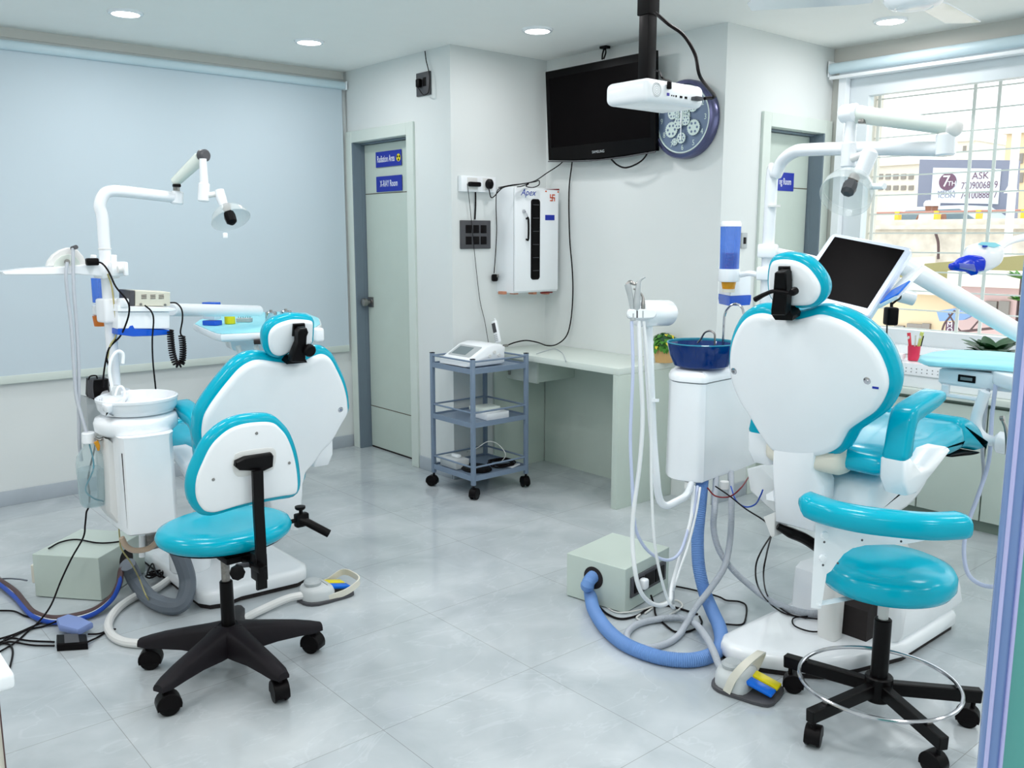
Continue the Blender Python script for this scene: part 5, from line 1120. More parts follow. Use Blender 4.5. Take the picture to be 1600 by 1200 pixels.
# floor boxes
def floor_box(A, B, depth, h, lb, cat='box'):
    A = V(A.x,A.y,0); B = V(B.x,B.y,0); u = (B-A).normalized(); w = Z.cross(u)
    if w.dot(V(1,0,0)) + w.dot(V(0,1,0)) < 0: w = -w
    c = (A+B)/2+w*depth/2
    t = thing('junction_box', lb, cat, c)
    MB().box(c+Z*(h/2+.004), ((B-A).length, depth, h), .002, 1, ax=(u, w, Z if u.cross(w).z > 0 else -Z)).build('box_casing', 'sage', t)
    return t, u, w
A_, B_ = P(885,931,z=0), P(976,960,z=0)
t, u, w = floor_box(A_, B_, .34, .185, 'pale green floor box with a hose hole and black sockets, by the right unit')
A_ = V(A_.x,A_.y,0); B_ = V(B_.x,B_.y,0)
hc = A_+u*(.47*(B_-A_).length)+Z*.115
MB().lathe([(0,0),(.047,0),(.047,.001),(0,.001)], hc-w*.0005, -w, 28).build('hose_hole', 'dark', t)
sp = B_+w*.17+u*.0
MB().box(sp+Z*.10+u*.003, (.010,.27,.085), .002, 1, ax=(u,w,Z)).build('socket_plate', 'greyd', t)
for k in (-.08,.0,.08): MB().box(sp+w*k+Z*.10+u*.009, (.006,.07,.055), .001, 1, ax=(u,w,Z)).build('socket_insert', 'black', t)
pg = MB().box(sp-w*.07+Z*.105+u*.025, (.034,.034,.045), .010, 3, ax=(u,w,Z)).build('white_plug', 'white', t)
hq = [hc+w*.035+Z*.005, hc-w*.012+Z*.004, hc-w*.045-Z*.018]+path((921,918,'z',.06),(924,938,'z',.030),(929,955,'z',.026),(947,982,'z',.026),(974,1005,'z',.026),(1010,1021,'z',.026),(1047,1030,'z',.026),(1085,1031,'z',.026),(1114,1022,'z',.026),(1127,1005,'z',.026),(1124,980,'z',.03),(1113,955,'z',.05),(1101,925,'z',.09),(1092,885,'z',.18),(1090,840,'z',.29),(1093,800,'z',.39),(1096,765,'z',.465),(1098,745,'z',.51))
tag(MB().ribbed(hq, .0255, .007).build('ribbed_hose', mat('blue_ribbed_hose',(108,148,205),.5,var=.05)), 'thick light blue ribbed hose curving from the green box up to the right unit', 'hose')
A2, B2 = P(56,933,z=0), P(159,940,z=0)
t, u, w = floor_box(A2, B2, .33, .185, 'pale green floor box with a round hose hole, under the left unit')
B2 = V(B2.x,B2.y,0); A2 = V(A2.x,A2.y,0)
MB().lathe([(0,0),(.05,0),(.05,.001),(0,.001)], B2+w*.19+Z*.11+u*.0005, u, 28).build('hose_hole', 'dark', t)
MB().box(A2-u*.018+w*.05+Z*.09, (.030,.05,.08), .003, 1, ax=(u,w,Z)).build('side_switch', 'ivory', t)
# monitor
d0 = 3.3
TLc, TRc, BRc, BLc = P(1296,363,d=d0+.17), P(1423,390,d=d0-.04), P(1361,499,d=d0-.15), P(1236,470,d=d0+.06)
mc = (TLc+TRc+BRc+BLc)/4; mr_ = ((TRc-TLc)+(BRc-BLc)).normalized(); mu = ((TLc-BLc)+(TRc-BRc)); mu = (mu-mr_*mu.dot(mr_)).normalized()
mn = mr_.cross(mu); mn = mn if mn.dot(FW) < 0 else -mn
mw = ((TRc-TLc).length+(BRc-BLc).length)/4; mh = ((TLc-BLc).length+(TRc-BRc).length)/4
t = thing('monitor', 'tilted white-framed flat monitor behind the right headrest, screen dark', 'monitor', mc)
MB().slab(rect(mc, mw, mh, .02, mr_, mu), -mn, [(-.006,-.008),(0,-.003),(0,.02),(-.02,.035),(-.06,.04)]).build('monitor_frame', 'bezel', t, sharp=40)
MB().slab(rect(mc+mu*.010, mw-.022, mh-.030, .002, mr_, mu), mn, [(0,.0005),(0,.0095)]).build('monitor_screen', 'screenb', t)
text('brand_mark', '-----', .008, mc+mu*(mh-.011)+mn*.0085, mr_, mu, 'grey', t, ext=.0003)
MB().box(mc-mn*.06, (.10,.10,.05), .006, 2, ax=(mr_, mu, mr_.cross(mu))).build('rear_mount', 'white', t)
J = P(1378,402,d=3.55)
MB().tube([mc-mn*.085, P(1350,440,d=3.5), P(1396,458,d=3.55), P(1428,467,d=3.55)], .028, n=16).build('mount_arm', 'whitem', t)
# arm between pole clamp and monitor
MB().tube([V(pb.x,pb.y,P(1205,392,x=3.22).z), P(1230,398,d=3.7), P(1275,408,d=3.7), P(1340,430,d=3.62), P(1380,440,d=3.58)], .020, n=14).build('cross_arm', 'whitem', tP)
# tray arm
tA = thing('instrument_tray', 'right instrument tray under a pale teal cloth on a thick white arm', 'tray', P(1500,560,z=1.0))
S2, S3 = P(1395,404,d=3.62), P(1640,549,d=3.50)
MB().cyl(S2, S3, .040, .033, n=28, bev=.012).build('balance_arm', 'whitem', tA)
MB().cyl(P(1392,424,d=3.6), P(1398,460,d=3.58), .03).build('arm_pivot', 'whited', tA)
zt = 1.0
cl = [P(1438,557,z=zt), P(1489,548,z=zt), P(1600,554,z=zt), P(1660,560,z=zt), P(1665,582,z=zt), P(1600,578,z=zt), P(1545,573,z=zt), P(1490,569,z=zt), P(1446,566,z=zt)]
MB().slab(cl, Z, [(.004,-.010),(.003,-.004),(.002,.0),(0,.004),(-.006,.006)], k=2).build('cloth_cover', 'paper', tA, sharp=60)
MB().slab([V(p.x,p.y,zt-.001) for p in cl], -Z, [(-.01,.0),(-.008,.014),(-.02,.018)], k=2).build('tray_plate', 'white', tA)
bd = [P(1470,584,z=.97), P(1540,592,z=.97), P(1620,598,z=.97), P(1620,570,z=.97), P(1530,562,z=.97)]
bd = [P(1468,575,z=.972), P(1545,584,z=.972), P(1630,592,z=.972), P(1630,566,z=.972), P(1510,560,z=.972)]
MB().slab(bd, -Z, [(-.01,0),(0,.006),(0,.055),(-.012,.065)]).build('control_body', 'whitem', tA, sharp=40)
e0 = P(1468,575,z=.972); e1 = P(1545,584,z=.972); eu = (e1-e0).normalized(); en = eu.cross(Z); en = en if en.dot(FW) < 0 else -en
pd = e0+eu*((e1-e0).length*.58)-Z*.030+en*.002
k = MB().box(pd, (.068,.006,.028), .002, 1, ax=(eu,en,eu.cross(en))).build('display_panel', 'black', tA)
MB().box(pd+en*.0035, (.046,.002,.012), .0005, 1, ax=(eu,en,eu.cross(en))).build('display', 'lcd', k)
for f in (.15, .9): 
    q = e0+eu*((e1-e0).length*f)-Z*.085+en*-.005
    MB().box(q, (.03,.02,.045), .004, 1, ax=(eu,en,eu.cross(en))).build('handle_bracket', 'whitem', tA)
MB().box(e0+eu*((e1-e0).length*.52)-Z*.105-en*.005, ((e1-e0).length*.8,.014,.016), .004, 1, ax=(eu,en,eu.cross(en))).build('handle_bar', 'whitem', tA)
MB().slab([P(a,b,z=.985) for a,b in ((1549,578),(1570,586),(1600,592),(1630,592),(1630,582),(1595,578),(1565,573))], -Z, [(-.004,0),(0,.004),(0,.045),(-.01,.055)], k=2).build('side_tray', 'whitem', tA, sharp=50)
xk = 3.55
MB().tube([P(1540,612,x=xk), P(1532,632,x=xk), P(1525,655,x=xk), P(1528,675,x=xk), P(1545,688,x=xk), P(1570,690,x=xk)], .021, n=16).build('lower_pipe', 'whitem', tA)
MB().cyl(P(1556,690,x=xk), P(1612,700,x=xk), .042, bev=.012).build('pipe_end_drum', 'white', tA)
t = thing('handpiece', 'silver dental handpiece hanging at the lower pipe of the right tray', 'instrument', P(1575,690,x=3.48))
MB().tube(path((1566,655,'x',3.48),(1571,668,'x',3.48),(1575,690,'x',3.48),(1574,710,'x',3.48)), [.006,.006,.010,.008], n=10).build('handpiece_body', 'nickel', t)
MB().cyl(P(1563,654,x=3.475), P(1569,653,x=3.475), .009).build('handpiece_head', 'nickel', t)
cord('pale lilac tube looping down from the right tray towards the floor', [(1556,600,'x',3.6),(1550,650,'x',3.6),(1545,720,'x',3.6),(1528,775,'x',3.55),(1512,820,'x',3.5),(1506,860,'x',3.45),(1512,895,'x',3.4),(1530,912,'x',3.4),(1555,917,'x',3.4),(1590,912,'x',3.4)], .008, 'tubeb')
cord('grey tube hanging straight down behind the lilac tube of the right tray', [(1546,600,'x',3.62),(1540,640,'x',3.62),(1535,700,'x',3.62),(1537,740,'x',3.62),(1530,775,'x',3.6)], .007, 'tube')
# control panel behind the monitor, adaptor
t = thing('control_panel', 'slim white touch panel with blue keys edge-on right of the monitor', 'control panel', P(1405,447,d=3.2))
pa, pb_ = P(1429,425,d=3.25), P(1385,473,d=3.15); u = (pb_-pa).normalized(); w = u.cross(FW).normalized()
MB().box((pa+pb_)/2, ((pb_-pa).length,.016,.10), .005, 2, ax=(u, w, u.cross(w))).build('panel_body', 'white', t)
MB().box(pa.lerp(pb_,.74)-w*.0075-FW*.02, ((pb_-pa).length*.42,.006,.09), .002, 1, ax=(u, w, u.cross(w))).build('key_strip', 'blueb', t)
t = thing('power_adapter', 'black power adapter hanging by its cord under the monitor', 'adapter', P(1392,494,d=3.4))
MB().box(P(1392,494,d=3.4), (.042,.05,.068), .008, 3, rz=-.7).build('adapter_body', 'black', t)
MB().cyl(P(1393,482,d=3.4), P(1393,474,d=3.42), .006).build('strain_relief', 'black', t)
cord('black cord holding the adapter around the mount arm', [(1393,476,D,3.43),(1400,470,D,3.4),(1407,465,D,3.42),(1405,452,D,3.46),(1402,444,D,3.5)], .004, 'wire', 'adapter_cord', cat='cable')
cord('thin black cord dropping from the adapter to the window ledge', [(1386,507,D,3.42),(1386,525,D,3.6),(1390,540,D,3.9),(1392,552,'x',4.75),(1393,557,'z',.835)], .003, 'wire', 'adapter_cord', cat='cable')
# whitening lamp head
t = thing('whitening_lamp', 'white and blue curing lamp head hanging at the upper right', 'dental lamp', P(1535,402,d=2.9))
W = lambda a,b,d=2.9: P(a,b,d=d)
ux = (W(1562,390)-W(1512,410)).normalized(); 
MB().slab([W(a,b) for a,b in ((1508,402),(1512,388),(1522,381),(1545,381),(1562,388),(1565,398),(1560,412),(1545,422),(1530,426),(1515,420))], FW, [(-.010,-.03),(0,-.015),(0,.02),(-.012,.035)], k=3).build('lamp_housing', 'white', t, sharp=60)
MB().slab([W(a,b) for a,b in ((1520,384),(1526,380.5),(1546,381.5),(1556,386),(1545,389)) ], FW, [(0,-.0325),(0,-.029)]).build('top_label', 'paper', t)
MB().slab([W(a,b,2.88) for a,b in ((1486,412),(1493,409),(1500,403),(1508,400),(1528,402),(1535,410),(1532,424),(1524,424),(1521,430),(1512,424),(1488,421))], FW, [(-.006,-.03),(0,-.022),(0,.015)], k=2).build('blue_visor', mat('deep_blue_plastic',(10,50,200),.2), t, sharp=60)
MB().slab([W(a,b,2.85) for a,b in ((1498,411),(1522,413),(1524,424),(1500,419))], FW, [(-.002,-.004),(0,0),(0,.004)]).build('lens', 'clearp', t)
MB().tube([W(1560,388,2.92), W(1575,378,2.95), W(1600,371,3.0), W(1640,366,3.05)], .012, n=12).build('support_arm', 'white', t)
MB().box(W(1539,385,2.865), (.012,.012,.006), .001).build('button', 'inkb', t)
# ================================================================== LEFT DENTAL UNIT
YU = 3.33
lz = .4
lb_ = [P(a,b,z=lz) for a,b in ((166,812),(172,820),(190,832),(198,838),(204,839),(230,836),(262,830),(274,827),(279,822))]
lb_ = [V(p.x,p.y,lz) for p in lb_]+[V(1.20,3.42,lz),V(1.17,3.55,lz),V(1.10,3.62,lz),V(1.02,3.61,lz)]
t = thing('cuspidor_unit', 'white hanging cuspidor unit with white round bowl beside the left dental chair', 'dental unit', (1.09, 3.47, lz)); tC = t
Hs = .812-lz
MB().slab(lb_, Z, [(-.012,0),(-.002,.006),(0,.016),(-.002,Hs-.06),(.002,Hs-.04)]).build('unit_body', 'white', t, sharp=40)
ccap = P(221,668,y=3.45)
MB().lathe([(0,Hs-.05),(.135,Hs-.05),(.152,Hs-.035),(.155,Hs-.005),(.148,Hs+.012),(.12,Hs+.02),(0,Hs+.02)], V(1.095,3.465,lz), Z, 48, squash=(.98,.88), u=X).build('unit_cap', 'white', t, sharp=60)
bcn = P(214,622,y=3.47); bz = lz+Hs+.0205
hb = P(214,619,y=3.47).z-bz
MB().lathe([(0,0),(.105,0),(.130,.006),(.141,.024),(.145,.055),(.147,hb*.85),(.147,hb),(.141,hb+.003),(.138,hb-.004),(.130,hb*.5),(.09,.03),(0,.026)], V(bcn.x,bcn.y,bz), Z, 48).build('bowl', 'whitem', t, sharp=60)
MB().lathe([(0,-.002),(.010,-.002),(.011,.002),(0,.003)], P(237,732,y=3.305), -Y, 16).build('lock_knob', 'nickel', t)
MB().slab([P(a,b,y=YU+.02) for a,b in ((187,707),(190,707),(198,824),(196,824))], Y, [(0,-.022),(0,-.018)]).build('panel_gap', 'dark', t)
MB().slab([V(P(173,0,y=3.55).x,3.36,lz+.02), V(P(173,0,y=3.55).x+.06,3.36,lz-.0), V(.99,3.60,lz), V(.95,3.60,lz+.02)][:0] or [P(a,b,y=3.42) for a,b in ((166,686),(188,700),(196,822),(190,826),(170,800))], Y, [(-.006,0),(0,.01),(0,.14),(-.006,.15)]).build('side_panel', 'whited', t, sharp=40)
def PY(l, y): return [P(a,b,y=y) for a,b in l]
q = PY([(178,618),(174,600),(171,577),(175,559),(184,549),(192,553),(192,568)], 3.56)
MB().tube(q, .0065, n=10).build('cup_faucet', 'white', t)
MB().slab([P(a,b,z=bz+hb) for a,b in ((159,630),(156,614),(166,608),(186,604),(204,606),(196,616),(176,630))], -Z, [(-.004,.003),(0,.008),(-.004,hb*.5),(-.03,hb*.8)], k=3).build('bowl_shoulder', 'whitem', t, sharp=60)
q = PY([(180,618),(184,606),(190,604),(195,612),(193,628)], 3.52)
MB().tube(q, .0045, n=8).build('bowl_faucet', 'white', t)
MB().box(P(180,612,y=3.57), (.035,.035,.05), .006).build('faucet_block', 'greyl', t)
MB().tube(PY([(190,840),(197,853),(210,860),(232,857),(246,846)], 3.42), .011, n=12).build('drain_tube', 'beige', t)
MB().box(P(238,845,y=3.5), (.05,.04,.06), .004).build('pipe_coupling', 'rust', t)
MB().cyl(P(222,836,y=3.5), P(222,870,y=3.5), .012).build('drop_pipe', 'white', t)
# pole and lamp
pb = P(180, 609, y=3.72); LX, LY = pb.x, pb.y
tP = thing('operating_light', 'white pipe arm dental lamp with small clear dish on the left unit', 'dental lamp', (LX, LY, .9))
Y3 = lambda a, b, y=3.72: P(a, b, y=y)
zz = Y3(157,340).z
MB().tube([V(LX,LY,.80), V(LX,LY,1.2), V(LX,LY,zz-.1), V(LX,LY,zz), Y3(156,322), Y3(161,306), Y3(172,299), Y3(200,300), Y3(270,308)], .0225, n=20, k=8).build('main_pipe', 'whitem', tP)
MB().cyl(V(LX,LY,Y3(158,388).z-.004), V(LX,LY,Y3(158,388).z), .0245, n=24).build('pipe_collar', 'whited', tP)
MB().cyl(Y3(276,319), Y3(277,299), .025, bev=.004).build('joint_socket', 'whitem', tP)
MB().cyl(Y3(276,299), Y3(275,288), .013).build('joint_post', 'nickel', tP)
MB().cyl(Y3(272,286,3.7), Y3(314,246,3.6), .020, .026, n=24, bev=.006).build('spring_arm', 'sagel', tP)
MB().box(Y3(276,290,3.68), (.03,.02,.012), .003).build('lock_screw', 'black', tP)
MB().lathe([(0,-.02),(.018,-.02),(.024,-.012),(.024,.012),(.018,.02),(0,.02)], Y3(318,243,3.58), V(.3,-1,0), 28).build('elbow_joint', 'greyd', tP)
MB().cyl(Y3(317,248,3.56), Y3(319,286,3.56), .014, .017, n=20).build('drop_tube', 'whitem', tP)
MB().cyl(Y3(319,286,3.56), Y3(318,315,3.56), .0225, bev=.004).build('drop_sleeve', 'whitem', tP)
MB().cyl(Y3(325,305,3.55), Y3(340,303,3.54), .011).build('swivel_pin', 'whited', tP)
MB().tube([Y3(343,297,3.53), Y3(346,310,3.52), Y3(352,326,3.50)], [.018,.020,.016], n=16).build('lamp_neck', 'whitem', tP)
ch = Y3(353,322,3.50)
lamp_head(tP, ch, V(.05,-.55,-.85)+V(0,0,.0), .078, False)
MB().box(Y3(352,368,3.44), (.018,.012,.022), .004).build('lamp_switch', 'white', tP)
# clamps and small posts on the pole
for py in (423, 485): MB().box(V(LX,LY,Y3(165,py).z), (.075,.075,.06 if py < 450 else .095), .01, 3, rz=.2).build('pole_clamp', 'white', tP)
for px in (146, 178): MB().cyl(Y3(px,412,3.70), Y3(px,398,3.70), .011, bev=.003).build('small_post', 'white', tP)
MB().box(Y3(184,420,3.66), (.06,.05,.055), .006).build('hook_block', 'white', tP)
MB().cyl(Y3(184,421,3.62), Y3(197,420,3.62), .014).build('hook_pin', 'whited', tP)
MB().box(Y3(196,420,3.61), (.014,.03,.052), .004).build('hook_end', 'white', tP)
# left shelf with half disc
t = thing('instrument_shelf', 'long thin white arm shelf with half-round holder at the left pole', 'shelf', Y3(85,425,3.68))
MB().slab([P(a,b,y=3.68) for a,b in ((5,425),(40,420),(90,417),(150,412),(163,412),(163,432),(120,429),(60,430),(8,430))], Y, [(-.004,0),(0,.004),(0,.10),(-.004,.105)]).build('shelf_arm', 'white', t, sharp=40)
hd = [P(a,b,y=3.70) for a,b in ((74,416),(76,408),(84,398),(94,391),(106,387),(113,387),(122,391),(130,400),(135,410),(136,417))]
MB().slab(hd, Y, [(-.003,0),(0,.003),(0,.03),(-.003,.033)]).build('half_disc', 'whited', t, sharp=40)
MB().slab([P(a,b,y=3.695) for a,b in ((84,417),(88,407),(96,400),(107,397),(118,401),(124,408),(127,417))], Y, [(-.001,0),(0,.001),(0,.006)]).build('inner_disc', 'sagel', t, sharp=40)
MB().cyl(Y3(105,409,3.695), Y3(105,409,3.66), .010).build('tube_socket', 'nickel', t)
MB().cyl(Y3(113,388,3.69), Y3(119,386,3.66), .008).build('tube_nozzle', 'greyd', t)
cord('grey tube hanging from the half-round holder, left one of two', [(105,410,'y',3.66),(103,430,'y',3.65),(106,464,'y',3.64),(111.6,512,'y',3.62),(115,566,'y',3.6),(119,618,'y',3.58),(126,645,'y',3.56),(134,672,'y',3.52),(137,680,'y',3.5)], .0065, 'tube')
cord('grey tube hanging from the half-round holder, right one of two', [(114,388,'y',3.67),(115,447,'y',3.64),(120,512,'y',3.62),(123,577,'y',3.6),(123,640,'y',3.58),(124,690,'y',3.56),(127,720,'y',3.56)], .0065, 'tube')
# dispenser behind pole
t = thing('cup_dispenser', 'blue cup dispenser mostly hidden behind the left pole', 'dispenser', Y3(160,470,3.86))
q = P(162,470,y=3.87)
MB().cyl(V(q.x,q.y,P(162,472,y=3.87).z), V(q.x,q.y,P(162,434,y=3.87).z), .042, n=28).build('dispenser_tube', 'bluecl', t)
MB().cyl(V(q.x,q.y,P(162,492,y=3.87).z), V(q.x,q.y,P(162,475,y=3.87).z), .045, n=28, bev=.005).build('holder_ring', 'white', t)
MB().cyl(V(q.x-.015,q.y,P(162,509,y=3.87).z), V(q.x-.015,q.y,P(162,493,y=3.87).z), .028, .033, n=24).build('lower_collar', 'orange', t)
# box shelf with cream device
t = thing('unit_shelf', 'white box shelf with blue base on the left pole', 'shelf', Y3(225,505,3.66))
MB().slab([P(a,b,y=3.62) for a,b in ((184,476),(190,478),(262,480),(275,482),(275,486),(262,487),(184,487))], Y, [(-.002,0),(0,.004),(0,.15)]).build('shelf_plate', 'white', t)
MB().slab([P(a,b,y=3.63) for a,b in ((184,487.5),(265,487.5),(265,514),(184,514))], Y, [(-.003,0),(0,.004),(0,.12)]).build('box_body', 'white', t)
MB().slab([P(a,b,y=3.628) for a,b in ((184,514.5),(200,514),(203,509),(208,508),(211,514),(265,516),(265,523),(240,525),(208,526),(184,523))], Y, [(-.002,0),(0,.004),(0,.12)]).build('box_base', 'blue', t)
MB().box(P(192,473,y=3.64), (.035,.05,.035), .006).build('corner_block', 'white', t)
t = thing('scaler_device', 'small cream electrical device with vents on the left box shelf', 'device', P(235,478,y=3.65))
MB().slab([P(a,b,y=3.63) for a,b in ((211,454),(266,456.5),(266,478.5),(211,478))], Y, [(-.002,0),(0,.003),(0,.12)]).build('device_case', 'cream', t)
MB().slab([P(a,b,y=3.625) for a,b in ((202.5,454),(210.5,454),(210.5,478),(202.5,477))], Y, [(-.002,0),(0,.003),(0,.125)]).build('front_panel', 'greyd', t)
for a in (225, 239, 252):
    for b in (461, 463.5, 466): MB().box(P(a,b,y=3.629), (.020,.0015,.0022)).build('vent_slot', 'brown', t)
for a, b in ((220,475.5),(258,476.5)): MB().lathe([(0,-.001),(.005,-.001),(.005,.002),(0,.002)], P(a,b,y=3.629), -Y, 12).build('screw', 'nickel', t)
# curly cord
def curly(lb, pts, R, r, turns, mt='wire'):
    c = catmull([P(p[0],p[1],**{p[2]:p[3]}) for p in pts], 30); out = []; n = len(c)
    L = [0]
    for a, b in zip(c, c[1:]): L.append(L[-1]+(b-a).length)
    N = turns*10
    j = 0
    for i in range(N+1):
        s_ = L[-1]*i/N
        while j < n-2 and L[j+1] < s_: j += 1
        p = c[j].lerp(c[j+1], (s_-L[j])/max(1e-9, L[j+1]-L[j])); d = (c[j+1]-c[j]).normalized(); u, w = frame_for(d)
        a = 2*math.pi*turns*i/N; out.append(p+(u*math.cos(a)+w*math.sin(a))*R)
    return tag(MB().tube(out, r, n=6, k=1).build('coiled_cable', mt), lb, 'cord')
curly('black coiled cord hanging in a U below the left box shelf', [(266,516,'y',3.60),(267,532,'y',3.6),(270,555,'y',3.6),(276,569,'y',3.6),(284,566,'y',3.6),(286,545,'y',3.6),(284,524,'y',3.6)], .011, .0036, 30)
cord('black lead with plug from the cream device down to the coiled cord', [(266,473,'y',3.66),(276,474,'y',3.62),(284,484,'y',3.6),(285,500,'y',3.6),(282,518,'y',3.6),(284,526,'y',3.6)], .0032, 'wire', 'device_lead', cat='cable')
cord('black cable hanging from the cream device down behind the white bowl', [(226,477,'y',3.61),(236,486,'y',3.6),(240,500,'y',3.6),(238,530,'y',3.6),(239,565,'y',3.62),(243,605,'y',3.66),(246,640,'y',3.7)], .0032, 'wire', 'device_lead', cat='cable')
t = thing('power_plug', 'black plug stuck into the half-round holder on the left shelf', 'plug', P(145,409,y=3.66))
MB().box(P(144,409,y=3.66), (.045,.03,.028), .006).build('plug_body', 'black', t)
cord('long black cable from the shelf plug running down the left pole', [(150,409,'y',3.66),(160,412,'y',3.64),(170,425,'y',3.62),(181,448,'y',3.60),(196,466,'y',3.59),(202,480,'y',3.58),(199,500,'y',3.6),(188,525,'y',3.64),(172,542,'y',3.67),(167,560,'y',3.67),(172,580,'y',3.66),(171,605,'y',3.65),(170,620,'y',3.68)], .0035, 'wire', 'pole_cable', cat='cable')
cord('second black cable tied to the lower left pole', [(181,530,'y',3.67),(170,545,'y',3.66),(165,565,'y',3.66),(162,585,'y',3.66),(161,605,'y',3.68)], .0035, 'wire', 'pole_cable', cat='cable')
cord('thin yellowed tube tied to the left pole', [(168,428,'y',3.68),(174,445,'y',3.68),(178,475,'y',3.67),(182,520,'y',3.66),(172,540,'y',3.66),(168,560,'y',3.67)], .003, 'yell', 'pole_tube', cat='tube')
# black transformer in grey holder
t = thing('transformer_box', 'black finned transformer box standing in a grey holder left of the white bowl', 'transformer', P(150,625,y=3.70))
MB().slab([P(a,b,y=3.70) for a,b in ((144,594),(170,592),(170,622),(147,627),(143,620))], Y, [(-.004,0),(0,.005),(0,.08)]).build('transformer_case', 'blacks', t)
for a in (139,142,145): MB().tube([P(a,593,y=3.69), P(a-1,606,y=3.69), P(a+1,622,y=3.69)], .0035, n=6).build('metal_fin', 'greyd', t)
MB().tube([P(138,594,y=3.69), P(141,588,y=3.69), P(150,587,y=3.69), P(152,592,y=3.69)], .003, n=6).build('carry_loop', 'black', t)
t = thing('side_holder', 'pale grey plastic holder under the black transformer box', 'holder', P(148,680,y=3.72))
MB().slab([P(a,b,y=3.70) for a,b in ((133,620),(160,628),(166,690),(166,700),(137,690))], Y, [(-.005,0),(0,.006),(0,.085)]).build('holder_body', 'grey', t)
# bottle
t = thing('water_bottle', 'clear plastic water bottle with white cap hanging left of the unit', 'bottle', P(141,790,y=3.5))
bx_, by_ = P(141,740,y=3.5).x, 3.5
zq = lambda py: P(141,py,y=3.5).z
cb = V(P(143,740,y=3.5).x, 3.5, 0)
prof = [(0,zq(788)),(.040,zq(790)),(.047,zq(784)),(.050,zq(770)),(.0505,zq(745)),(.0515,zq(724)),(.047,zq(712)),(.030,zq(702)),(.020,zq(697)),(.020,zq(690))]
MB().lathe(prof, cb, Z, 32).build('bottle_body', 'bottle', t, sharp=60)
MB().lathe([(0,zq(787)),(.039,zq(788.5)),(.0455,zq(783)),(.0485,zq(770)),(.049,zq(745)),(.0495,zq(732)),(0,zq(732))], cb, Z, 32).build('water', 'water', t, sharp=60)
MB().cyl(cb+Z*zq(692), cb+Z*zq(675), .024, n=28, bev=.003).build('bottle_cap', 'white', t)
MB().tube([cb+Z*zq(690), cb+V(.008,-.005,zq(730)), cb+V(-.03,-.02,zq(760)), cb+V(-.01,-.03,zq(775)), cb+V(.03,-.02,zq(785))], .003, n=8).build('dip_tube', 'teald', t)
MB().box(P(157,677,y=3.5), (.07,.03,.012), .003).build('hanging_arm', 'whited', t)
MB().tube(path((149,684,'y',3.47),(156,687,'y',3.46),(166,683,'y',3.46),(172,690,'y',3.45)), .006, n=8).build('air_connector', 'nickel', t)
MB().tube(path((150,690,'y',3.46),(153,697,'y',3.46),(154,704,'y',3.46)), [.009,.008,.004], n=8).build('valve', 'amber', t)
# hoses on floor
cord('thick dark grey hose curving from the floor box up under the left unit', [(199,882,'z',.13),(205,893,'z',.09),(215,912,'z',.04),(235,935,'z',.034),(262,947,'z',.034),(282,945,'z',.04),(291,928,'z',.07),(293,905,'z',.12),(286,880,'z',.19),(275,855,'z',.26),(266,838,'z',.33),(258,825,'z',.41)], .033, 'tubeg', 'drain_hose')
cord('white hose curving on the floor past the stool to the left foot pedal', [(265,905,'z',.024),(240,922,'z',.020),(212,932,'z',.018),(185,950,'z',.017),(170,972,'z',.016),(173,990,'z',.016),(195,1003,'z',.016),(240,1006,'z',.016),(300,1002,'z',.016),(360,985,'z',.016),(380,968,'z',.018),(415,950,'z',.02),(450,935,'z',.026),(474,930,'z',.032)], .0165, 'whited', 'floor_hose')
for k, (lb, mt, r, off) in enumerate((('brown hose running along the floor from the left edge to the floor box','brown',.013,0),('white stripe hose running beside the brown hose','tubew',.006,5),('blue cable running beside the brown hose','wireb',.009,9),('grey cable twisting around the hose bundle','tubeg',.005,3))):
    w_ = 1 if k != 3 else -1
    pts = [(-25,893+off*.4,'z',.02),(0,908+off*.6,'z',.02),(24,925+off,'z',.015),(38,942+off*.9,'z',.015),(52,957+off*.7,'z',.015),(80,966+off*.7*w_,'z',.015),(115,963+off*.7,'z',.015),(150,952+off*.6*w_,'z',.02),(175,932+off*.5,'z',.04),(186,912+off*.2,'z',.07),(190,890,'z',.11),(199,876,'z',.13)]
    cord(lb, pts, r, mt, 'floor_hose')
t = thing('foot_switch', 'flat blue-grey foot switch lying on the hose bundle', 'foot switch', P(115,975,z=.02))
MB().slab([P(a,b,z=.045) for a,b in ((88,966),(107,959),(128,964),(145,972),(122,984),(92,977))], -Z, [(-.004,0),(0,.006),(0,.02),(-.003,.024)]).build('switch_body', 'lavb', t)
t = thing('cable_adapter', 'black rectangular adapter block lying on the floor, bottom left', 'adapter', P(111,1003,z=.02))
MB().slab([P(a,b,z=.03) for a,b in ((88,991),(135,990),(137,1003),(88,1006))], -Z, [(-.005,0),(0,.005),(0,.028)]).build('adapter_body', 'black', t)
MB().slab([P(a,b,z=.031) for a,b in ((100,991),(122,990.5),(124,1003.5),(101,1005))], Z, [(0,0),(0,.001)]).build('adapter_label', 'greyd', t)
Fz = .006
